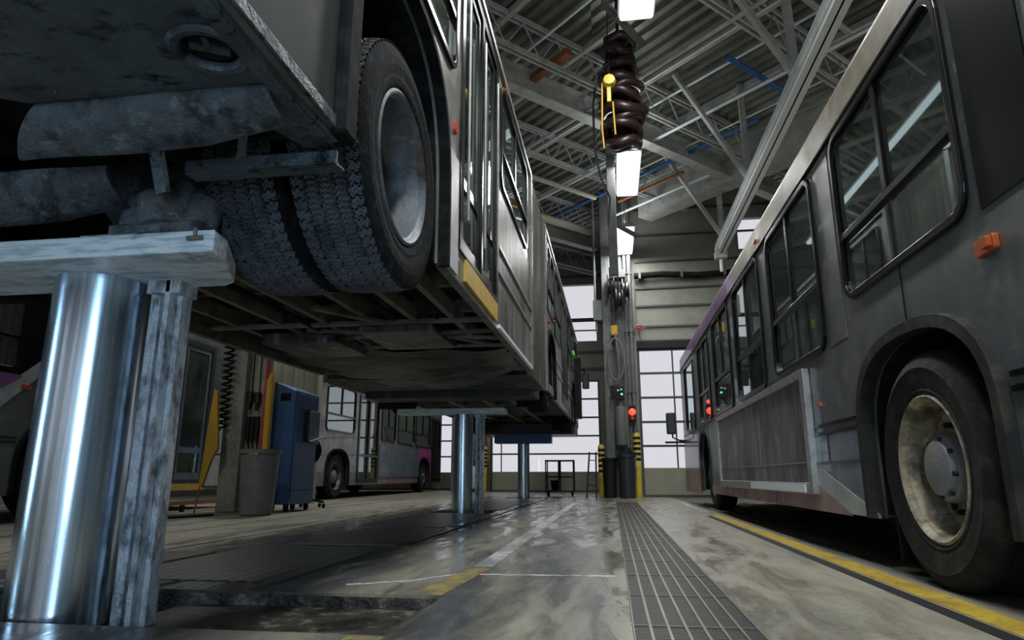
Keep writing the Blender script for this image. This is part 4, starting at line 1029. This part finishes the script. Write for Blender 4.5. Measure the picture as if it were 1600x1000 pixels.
# ------------------------------------------------------------------ lift posts
def lift_post(label, cx, cy, r, ztop, bx0, bx1, by0, by1, bz0, bz1, zb=-.28, leg=True, bm='bolster', plan=None):
    t = thing('lift_post', label, 'vehicle lift', (cx, cy, zb))
    MB().lathe([(.001, zb), (r, zb), (r, ztop-.012), (r-.012, ztop), (.001, ztop)], (cx, cy, 0), 'z', 96).build('piston', 'chrome', t)
    MB().lathe([(r+.02, -.12), (r+.02, -.05), (r+.004, -.05), (r+.004, -.12)], (cx, cy, 0), 'z', 48).build('seal_ring', 'black', t)
    if leg:
        lx = cx+r+.03
        m = MB()
        m.box((lx, cy+.02, zb), (lx+.045, cy+.10, ztop)).box((lx+.045, cy+.05, zb), (lx+.075, cy+.12, ztop)).box((lx+.075, cy+.0, zb), (lx+.10, cy+.10, ztop)).box((lx+.1, cy+.05, zb), (lx+.125, cy+.12, ztop))
        m.build('locking_leg', 'galv', t, bevel=.004)
        MB().box((lx-.01, cy-.0, ztop-.06), (lx+.14, cy+.13, ztop+.01)).build('leg_bracket', 'galv', t, bevel=.006)
    b = MB()
    if plan: b.plate(plan, [], bz0, bz1, XY(0))
    else: b.plate([(bx0, bz0), (bx1, bz0), (bx1, bz1), (bx0, bz1)], [], by0, by1, lambda u, v, w: (u, w, v))
    b.build('bolster', bm, t, bevel=.008)
    return t
lp = lift_post('thick polished steel lift post at left, nearest the camera, under a worn white bolster', -2.115, 2.44, .178, 1.31, -3.25, -1.36, 2.12, 2.42, 1.305, 1.39, plan=[(-3.25, 2.12), (-1.42, 2.12), (-1.44, 2.24), (-1.57, 2.52), (-1.63, 2.56), (-3.25, 2.56)])
MB().tube([(-1.52, 2.11, 1.355), (-1.46, 2.11, 1.355)], .009, 8).cyl((-1.49, 2.112, 1.355), (-1.49, 2.108, 1.39), .007, 8).build('locking_pin', 'chassis', lp)
MB().box((-2.0, 2.14, 1.385), (-1.75, 2.4, 1.405)).build('bolster_pad', 'galv', lp, bevel=.01)
lift_post('polished lift post in the middle, holding the joint of the raised bus', -2.2, 9.9, .15, 1.42, -3.2, -1.55, 9.75, 10.05, 1.42, 1.50, leg=True)
lift_post('bluish lift post farthest from the camera, under the raised bus front', -2.15, 16.55, .145, 1.30, -2.85, -1.45, 16.35, 16.75, 1.30, 1.52, leg=False, bm='bluecab')

# ------------------------------------------------------------------ hose coil and the cluster on the end column
def hose_coil():
    x, y = .30, 9.0
    t = thing('exhaust_hose', 'dark maroon coiled exhaust hose hanging high in the aisle', 'hose', (x, y, 5.0))
    spec = [(7.0, .15, -.01), (6.86, .19, .02), (6.72, .16, -.02), (6.56, .19, .0), (6.42, .17, .03), (6.24, .24, -.02), (6.08, .27, .04), (5.90, .25, .0), (5.75, .28, .03), (5.55, .24, .05), (5.42, .25, .0), (5.24, .20, .03)]
    for i, (z, r, ox) in enumerate(spec):
        pts = []
        for k in range(28):
            a = 2*PI*k/28; pts.append((x+ox+r*math.cos(a)*(1+.06*math.sin(2*a+i)), y+r*math.sin(a), z+.075*math.sin(a+i*2.3)+.02*math.sin(3*a+i)))
        MB().tube(pts, .062+.012*(i % 3), 12, closed=True).build('hose_loop', 'hose', t)
    MB().cyl((x, y, 5.2), (x, y, 7.0), .12, 16).build('hose_core', 'black', t)
    MB().cyl((x, y, 7.1), (x, y, 8.2), .025, 8).build('hanger', 'blackpaint', t)
    MB().tube([(x-.36, y, 6.2), (x-.40, y-.02, 5.9), (x-.40, y-.02, 5.2), (x-.33, y, 4.75), (x-.20, y, 4.4), (x-.24, y, 4.0)], .016, 8).build('pull_rope', 'blackpaint', t)
    h = thing('hoist_control', 'yellow hoist pendant hanging against the maroon hose coil', 'hoist pendant', (x-.16, y-.56, 5.8))
    MB().lathe([(.001, -.08), (.08, -.07), (.10, 0), (.08, .07), (.001, .08)], (x-.16, y-.56, 5.92), 'y', 8).build('drum', 'yellow', h)
    MB().cyl((x-.16, y-.56, 5.98), (x-.16, y-.56, 8.2), .008, 6).build('hanging_cable', 'blackpaint', h)
    MB().box((x-.20, y-.58, 5.60), (x-.14, y-.54, 5.84)).build('grip', 'yellow', h, bevel=.01)
    MB().tube([(x-.26, y-.56, 5.9), (x-.28, y-.55, 5.2), (x-.26, y-.55, 4.9)], .012, 8).tube([(x-.12, y-.56, 5.6), (x-.10, y-.55, 5.1)], .012, 8).build('cable', 'yellowstrap', h)
    g = thing('hanging_post', 'slim grey steel post hanging from the roof beside the aisle lamps', 'post', (.16, 12, 4.1))
    MB().box((.08, 11.95, 4.15), (.24, 12.05, 8.2)).build('post', 'steel_dim', g, bevel=.01)
    MB().bar((.16, 12.0, 5.2), (.62, 12.0, 4.9), .07, .07).build('arm', 'doorframe', g)
    g = thing('ceiling_bracket', 'grey steel bracket beside the topmost hanging light', 'bracket', (.2, 7.6, 6.9))
    MB().bar((.11, 7.7, 6.55), (.11, 7.7, 8.2), .13, .10).bar((.11, 7.7, 6.6), (.62, 8.4, 6.45), .06, .10).build('bracket', 'steel_dim', g)
hose_coil()

def column():
    t = thing('steel_column', 'grey steel column between the two overhead doors', 'column', (.0, 17.3, 0))
    MB().box((-.12, 17.28, 0), (.10, 17.58, 8.2)).build('column', 'steel_dim', t, bevel=.01)
    MB().box((.10, 17.4, 0), (.42, 17.58, 8.2)).build('web', 'doorframe', t)
    MB().box((-.14, 17.26, 0), (.12, 17.6, .02)).build('base_plate', 'steel_dim', t)
    for x, r, l in ((.50, .04, 'grey conduit running up the end wall beside the red lamp'), (.62, .055, 'thicker grey conduit at the right of the column cluster')):
        c = thing('wall_conduit', l, 'conduit', (x, 17.35, 0)); MB().tube([(x, 17.36, .02), (x, 17.36, 8.1)], r, 10).build('pipe', 'steel_dim', c)
        for z in (1, 2.6, 4.2, 5.8): MB().box((x-r-.02, 17.30, z), (x+r+.02, 17.42, z+.03)).build('clamp', 'doorframe', c)
    q = thing('hose_reel', 'dark red hose reel high on the end column', 'hose reel', (.30, 17.0, 5.3))
    for dx, z in ((-.16, 5.35), (.22, 5.25), (.05, 5.0)):
        MB().lathe([(.05, -.09), (.32, -.09), (.32, -.07), (.2, -.06), (.2, .06), (.32, .07), (.32, .09), (.05, .09)], (.28+dx, 16.92, z), 'x', 24).build('reel', 'hose', q)
    for k in range(5): MB().tube([(.1+.1*k, 16.7, 5.8-.1*k), (.14+.08*k, 16.68, 5.1), (.12+.09*k, 16.75, 4.6+.06*k)], .022, 8).build('hose', 'black', q)
    MB().box((.10, 16.75, 5.55), (.5, 17.2, 5.75)).build('bracket', 'steel_dim', q)
    q = thing('hoist_hook', 'small yellow hook block hanging above the looped cable', 'hook', (.16, 17, 4.1))
    MB().tube([(.17, 17.0, 5.0), (.17, 17.0, 4.32)], .012, 6).build('chain', 'chassis', q)
    MB().box((.09, 16.95, 4.05), (.26, 17.05, 4.32)).build('hook_block', 'yellowstrap', q, bevel=.03)
    q = thing('cable_loop', 'grey cable hanging in a long loop against the column', 'cable', (.17, 16.9, 2.8))
    pts = [(.19-.20*math.cos(2*PI*k/30), 16.9, 3.42+.55*math.sin(2*PI*k/30)) for k in range(30)]
    MB().tube(pts, .022, 8, closed=True).tube([(.19, 16.9, 4.1), (.25, 16.88, 3.5), (.24, 16.9, 2.95), (.20, 16.9, 2.78)], .02, 8).build('cable', 'grey_plastic', q)
    q = thing('control_box', 'small black control box with a green light on the end column', 'control box', (.2, 16.95, 2.45))
    MB().box((.02, 16.9, 2.42), (.16, 17.0, 2.75)).box((.17, 16.88, 2.38), (.36, 17.0, 2.72)).build('housing', 'blackpaint', q, bevel=.012)
    MB().cyl((.30, 16.87, 2.52), (.30, 16.885, 2.52), .028, 12).build('green_light', 'greenlamp', q)
    MB().cyl((.21, 16.87, 2.62), (.21, 16.885, 2.62), .025, 12).cyl((.29, 16.87, 2.64), (.29, 16.885, 2.64), .025, 12).build('button', 'rail', q)
    q = thing('air_cylinder', 'upright grey metal cylinder standing on the end column below the control box', 'cylinder', (.26, 17.0, 1.1))
    MB().lathe([(.001, 1.25), (.14, 1.26), (.15, 1.3), (.15, 2.1), (.13, 2.2), (.05, 2.25), (.05, 2.36), (.001, 2.37)], (.26, 17.0, 0), 'z', 24).build('cylinder', 'grey_plastic', q)
    MB().box((.2, 17.1, 1.3), (.32, 17.38, 1.4)).build('bracket', 'doorframe', q)
    q = thing('signal_lamp', 'glowing red signal lamp beside the door on the right', 'signal light', (.55, 17.2, 2.05))
    MB().box((.46, 17.18, 1.86), (.64, 17.30, 2.26)).build('housing', 'blackpaint', q, bevel=.01)
    MB().lathe([(.001, -.05), (.05, -.045), (.085, -.02), (.09, .0)], (.55, 17.18, 2.10), 'y', 20).build('lens', 'redlamp', q)
    MB().lathe([(.001, -.05), (.04, -.035), (.06, .0)], (.55, 17.18, 1.93), 'y', 16).build('lens', 'redlens', q, label='unlit lower lens')
    q = thing('wall_pipe', 'thick black pipe running along the end wall above the right door', 'pipe', (2, 17.4, 5.75))
    MB().tube([(.75, 17.42, 5.76), (1.5, 17.42, 5.78), (2.4, 17.42, 5.72), (3.3, 17.42, 5.75), (5.5, 17.42, 5.75)], .085, 12).build('pipe', 'black', q)
    for x in (.9, 2.0, 3.1): MB().box((x-.03, 17.3, 5.66), (x+.03, 17.58, 5.9)).build('clamp', 'steel_dim', q)
    q = thing('valve_handle', 'small red valve on the end wall above the right door', 'valve', (.82, 17.35, 4.3))
    MB().lathe([(.07, -.012), (.09, 0), (.07, .012), (.055, 0), (.07, -.012)], (.82, 17.35, 4.32), 'y', 18).cyl((.82, 17.33, 4.32), (.82, 17.58, 4.32), .02).build('handle', 'redlens', q)
    MB().bar((.6, 17.38, 4.32), (1.0, 17.38, 4.30), .04).build('pipe', 'doorframe', q)
    q = thing('junction_box', 'grey junction box on conduit in front of the high far window', 'junction box', (-.30, 17.1, 4.6))
    MB().box((-.36, 17.1, 4.5), (-.12, 17.25, 5.05)).build('box', 'grey_plastic', q, bevel=.015)
    MB().cyl((-.30, 17.2, 5.0), (-.30, 17.2, 8.15), .03).cyl((-.28, 17.2, 4.2), (-.28, 17.2, 4.5), .03).build('conduit', 'grey_plastic', q)
    q = thing('window_pipe', 'dark pipe crossing in front of the high far window', 'pipe', (-1.5, 23.1, 5.93))
    MB().tube([(-5.2, 23.12, 5.93), (-.15, 23.12, 5.93)], .07, 10).build('pipe', 'doorframe', q)
column()

def bollard(x, y, h, label, r=.085):
    t = thing('bollard', label, 'bollard', (x, y, 0), 'yellow and black bollards')
    MB().lathe([(.001, 0), (r, 0), (r, h-.05), (r*.7, h-.01), (.001, h)], (x, y, 0), 'z', 24).build('post', 'yellow', t)
    mb = MB()
    for k in range(5):
        z = h-.14-k*.13; mb.lathe([(r+.002, z-.035), (r+.003, z), (r+.002, z+.035)], (x, y, 0), 'z', 24)
    mb.build('black_bands', 'blackpaint', t)
bollard(.63, 17.1, 1.58, 'yellow bollard with black bands right of the dark trash can by the end door')
bollard(-.26, 17.35, 1.3, 'yellow bollard left of the grey column, partly dark')
bollard(-4.32, 22.9, 1.52, 'yellow bollard with black bands farthest away, behind the middle lift post')

def bin_(x, y, h, r0, r1, m, label, lid=None):
    t = thing('trash_can', label, 'trash can', (x, y, 0))
    MB().lathe([(.001, .005), (r0-.02, .0), (r0, .02), (r0+(r1-r0)*.5, h*.5), (r1, h-.06), (r1+.02, h-.055), (r1+.022, h), (r1-.005, h), (r0-.02, .05), (.001, .05)], (x, y, 0), 'z', 40).build('body', m, t)
    if lid: MB().plate(rect(-.07, -.014, .07, .014), [], 0, .004, lambda u, v, w: (x+u+.03, y-r1*.98-.006-w, h*.93+v)).build('yellow_label', 'yellow', t)
    return t
bin_(-4.73, 8.62, .86, .21, .255, 'grey_plastic', 'round grey trash can on the left in front of the blue cabinet', True)
tc = bin_(.36, 16.72, 1.02, .17, .225, 'dark_plastic', 'tall dark trash can standing at the foot of the end column')
MB().lathe([(.001, 1.22), (.06, 1.2), (.15, 1.1), (.19, 1.02), (.21, 1.0)], (.36, 16.72, 0), 'z', 14).build('bag_liner', 'black', tc)
tc = bin_(-.06, 16.85, .95, .15, .18, 'blackpaint', 'narrow black drum to the left of the tall dark trash can')
t = thing('step_ladder', 'small dark folding ladder leaning beside the grey column', 'ladder', (-.32, 17.2, 0))
for s in (-1, 1): MB().bar((-.52+s*.12, 16.8, 0), (-.47+s*.08, 17.02, 1.1), .03, .04).build('rail', 'blackpaint', t)
for k in range(3): MB().bar((-.62+k*.025, 16.86+k*.06, .3+k*.3), (-.41+k*.005, 16.86+k*.06, .3+k*.3), .05, .02).build('rung', 'blackpaint', t)

def cart():
    t = thing('shop_cart', 'black metal shop cart standing in front of the far door', 'cart', (-1.38, 18.2, 0))
    x0, x1, y0, y1 = -1.76, -1.0, 17.95, 18.45
    for z in (.92, .50, .14):
        MB().box((x0, y0, z-.02), (x1, y1, z+.015)).build('shelf', 'blackpaint', t, bevel=.005)
    for x in (x0+.015, x1-.015):
        for y in (y0+.015, y1-.015): MB().box((x-.016, y-.016, .1), (x+.016, y+.016, .94)).build('upright', 'blackpaint', t)
    MB().box((-1.42, y0-.01, .12), (-1.34, y0+.04, .92)).build('divider', 'blackpaint', t)
    for x in (x0+.06, x1-.06):
        for y in (y0+.06, y1-.06):
            MB().cyl((x-.015, y, .05), (x+.015, y, .05), .05, 14).box((x-.02, y-.02, .06), (x+.02, y+.02, .12)).build('caster', 'black', t)
    b = thing('bucket', 'small black bucket on the lower shelf of the shop cart', 'bucket', (-1.52, 18.15, .155))
    MB().lathe([(.001, .157), (.09, .157), (.12, .40), (.125, .41), (.11, .40), (.08, .17), (.001, .17)], (-1.52, 18.15, 0), 'z', 20).build('body', 'black', b)
cart()
t = thing('gas_cylinder_cart', 'pale grey tank on a dark trolley beside the farthest bollard', 'tank trolley', (-4.62, 22.8, 0))
MB().lathe([(.001, .1), (.19, .1), (.21, .15), (.21, .72), (.17, .82), (.001, .86)], (-4.72, 22.75, 0), 'z', 20).build('tank', 'rail', t)
MB().box((-4.97, 22.5, .02), (-4.47, 23.0, .1)).bar((-4.96, 22.9, .05), (-4.96, 22.9, 1.0), .03).bar((-4.48, 22.9, .05), (-4.48, 22.9, 1.0), .03).bar((-4.96, 22.9, 1.0), (-4.48, 22.9, 1.0), .03).build('trolley', 'blackpaint', t)
t = thing('coat_bundle', 'bundle of grey and orange cloth hanging by the farthest bollard', 'cloth', (-4.55, 23.0, 1.1))
MB().tube([(-4.58, 23.05, 2.15), (-4.62, 23.0, 1.8), (-4.6, 23.0, 1.4), (-4.6, 23.0, 1.05)], [.06, .18, .2, .12], 12).build('grey_cloth', 'grey_plastic', t)
MB().tube([(-4.36, 22.95, 2.1), (-4.34, 22.95, 1.9), (-4.36, 22.95, 1.7)], [.05, .11, .05], 10).build('orange_cloth', 'orange', t)

# ------------------------------------------------------------------ left work bay
def cabinet():
    t = thing('tool_cabinet', 'tall blue rolling tool cabinet on black casters beside the trash can', 'cabinet', (-4.98, 9.8, 0))
    x0, x1, y0, y1, z0 = -5.06, -4.70, 9.46, 10.28, .10
    body = [(x0, z0), (x1, z0), (x1, 1.78), (x0, 1.92)]
    MB().plate(body, [], y0, y1, lambda u, v, w: (u, w, v)).build('body', 'bluecab', t, bevel=.015)
    MB().plate(rect(y0+.03, .16, y1-.03, 1.74), [], 0, .015, YZ(x1)).build('side_panel', 'bluecab', t, bevel=.006)
    MB().plate(rect(y0+.03, .30, y1-.03, .312), [], .015, .018, YZ(x1)).build('panel_seam', 'blackpaint', t)
    h = MB().plate([(9.83, 1.05), (10.24, 1.0), (10.24, 1.52), (9.83, 1.5)], [], .015, .06, YZ(x1)).build('paper_holder', 'bluegrey', t, bevel=.01)
    MB().plate(rect(9.80, 1.02, 9.84, 1.52), [], .01, .07, YZ(x1)).build('holder_edge', 'blackpaint', h)
    MB().tube([(x1+.07, 9.9, 1.03), (x1+.11, 10.3, 1.12)], .014, 8).build('rod', 'alu', h)
    MB().box((x0+.12, y0-.006, 1.62), (x0+.28, y0+.01, 1.74)).build('label_plate', 'black', t)
    for x in (x0+.07, x1-.07):
        for y in (y0+.08, y1-.08):
            MB().cyl((x-.02, y, .045), (x+.02, y, .045), .045, 16).box((x-.03, y-.03, .05), (x+.03, y+.03, .105)).build('caster', 'black', t)
cabinet()
t = thing('rolling_stool', 'dark round seat on a wheeled base behind the blue cabinet', 'stool', (-4.95, 10.8, 0))
MB().lathe([(.001, -.05), (.2, -.05), (.24, 0), (.2, .05), (.001, .05)], (-5.05, 10.75, .92), 'y', 24).cyl((-5.0, 10.8, .2), (-5.0, 10.8, .9), .03).build('seat', 'black', t)
for k in range(5):
    a = 2*PI*k/5; MB().bar((-5.0, 10.8, .14), (-5.0+.26*math.cos(a), 10.8+.26*math.sin(a), .09), .03).cyl((-5.0+.26*math.cos(a)-.015, 10.8+.26*math.sin(a), .035), (-5.0+.26*math.cos(a)+.015, 10.8+.26*math.sin(a), .035), .035, 12).build('caster_arm', 'black', t)

def tool_column():
    t = thing('concrete_column', 'stained concrete column behind the grey trash can at left', 'column', (-5.6, 9.4, 0))
    MB().box((-5.72, 9.25, 0), (-5.42, 9.55, 8.2)).build('column', 'conc_col', t, bevel=.02)
    MB().box((-5.42, 9.40, .0), (-5.10, 9.45, 3.4)).build('tool_board', 'conc_col', t)
    c = thing('coiled_hose', 'black coiled air hose hanging on the concrete column', 'hose', (-5.68, 9.15, 1.2))
    pts = [(-5.66+.065*math.cos(k*.9), 9.14+.05*math.sin(k*.9), 2.75-k*.0135) for k in range(118)]
    MB().tube(pts, .017, 7).build('coil', 'black', c)
    g = 'tools hanging on the board at the concrete column'
    for x, z, l in ((-5.37, 1.60, 'left'), (-5.25, 1.58, 'right')):
        q = thing('impact_gun', 'air tool hanging on its cord from the board, the %s one' % l, 'air tool', (x, 9.36, z), g)
        MB().cyl((x, 9.34, z), (x, 9.34, z+.16), .045, 14).box((x-.02, 9.30, z-.12), (x+.02, 9.36, z+.02)).build('body', 'grime', q, bevel=.006)
        MB().tube([(x, 9.37, z+.16), (x-.01, 9.38, z+.6), (x, 9.38, 3.3)], .008, 6).build('cord', 'blackpaint', q)
    for x, l in ((-5.37, 'left'), (-5.30, 'middle'), (-5.23, 'right')):
        q = thing('hanging_tool', 'long black tool hanging low on the board, %s of three' % l, 'tool', (x, 9.36, 1.05), g)
        MB().box((x-.028, 9.33, 1.02), (x+.028, 9.38, 1.38)).tube([(x, 9.36, 1.02), (x+.03, 9.36, .9)], .012, 6).build('body', 'blackpaint', q, bevel=.01)
    q = thing('yellow_sling', 'yellow fabric sling hanging beside the coiled hose', 'sling', (-5.7, 8.95, .1))
    MB().add([(-5.72, 8.95, 1.75), (-5.66, 8.93, 1.70), (-5.58, 8.95, .9), (-5.66, 8.95, .75), (-5.76, 8.93, .35), (-5.82, 8.95, .36), (-5.74, 8.93, 1.4), (-5.72, 9.0, 1.75), (-5.66, 8.98, 1.70), (-5.58, 9.0, .9), (-5.66, 9.0, .75), (-5.76, 8.98, .35), (-5.82, 9.0, .36), (-5.74, 8.98, 1.4)],
        [(0, 1, 2, 3, 4, 5, 6), (13, 12, 11, 10, 9, 8, 7), (0, 7, 8, 1), (1, 8, 9, 2), (2, 9, 10, 3), (3, 10, 11, 4), (4, 11, 12, 5), (5, 12, 13, 6), (6, 13, 7, 0)]).build('cloth', 'yellowstrap', q)
    MB().tube([(-5.80, 8.97, .4), (-5.84, 8.95, 0)], .012, 8).build('pole', 'orangepipe', q)
    q = thing('yellow_pole', 'yellow and red pole hung vertically right of the tool board', 'pole', (-5.12, 9.30, .9))
    MB().tube([(-5.04, 9.30, .02), (-5.04, 9.30, 1.9), (-5.02, 9.32, 2.05)], [.04, .06, .02], 10).build('yellow_tube', 'yellowstrap', q)
    MB().tube([(-5.13, 9.32, .02), (-5.12, 9.33, 2.3)], .022, 8).build('red_tube', 'redlens', q)
tool_column()
t = thing('floor_hose', 'thin dark hose lying on the floor at the far left', 'hose', (-5, 6, 0))
MB().tube([(-6.2, 6.6, .015), (-5.7, 6.9, .015), (-5.3, 6.3, .015), (-5.0, 6.9, .015), (-5.4, 7.6, .015), (-5.2, 8.4, .015)], .014, 8).build('hose', 'black', t)

# stands and housings made up for the two added cool lights (set at the top)
for (x, y, a, w, l) in ((.05, -1.45, math.radians(32), .45, 'wide upright added light on a tripod behind the photographer'), (-4.9, .9, math.radians(-60), .22, 'slim upright added light on a tripod left of the nearest lift post')):
    d = Vector((-math.sin(a), math.cos(a), 0)); q = Vector((math.cos(a), math.sin(a), 0)); c = Vector((x, y, 1.15 if w > .3 else 1.0)) - d*.05
    t = thing('streak_light', l, 'work lamp', (x, y, 0))
    MB().bar(c-Vector((0, 0, .84)), c+Vector((0, 0, .84)), .05, w+.06, up=q).build('housing', 'grey_plastic', t, bevel=.01)
    b = c-d*.06
    MB().cyl((b.x, b.y, .25), (b.x, b.y, c.z), .02, 10).build('pole', 'blackpaint', t)
    for k in range(3):
        e = b+Vector((.32*math.cos(a+k*2*PI/3+.5), .32*math.sin(a+k*2*PI/3+.5), 0))
        MB().bar((b.x, b.y, .45), (e.x, e.y, .01), .025).build('leg', 'blackpaint', t)
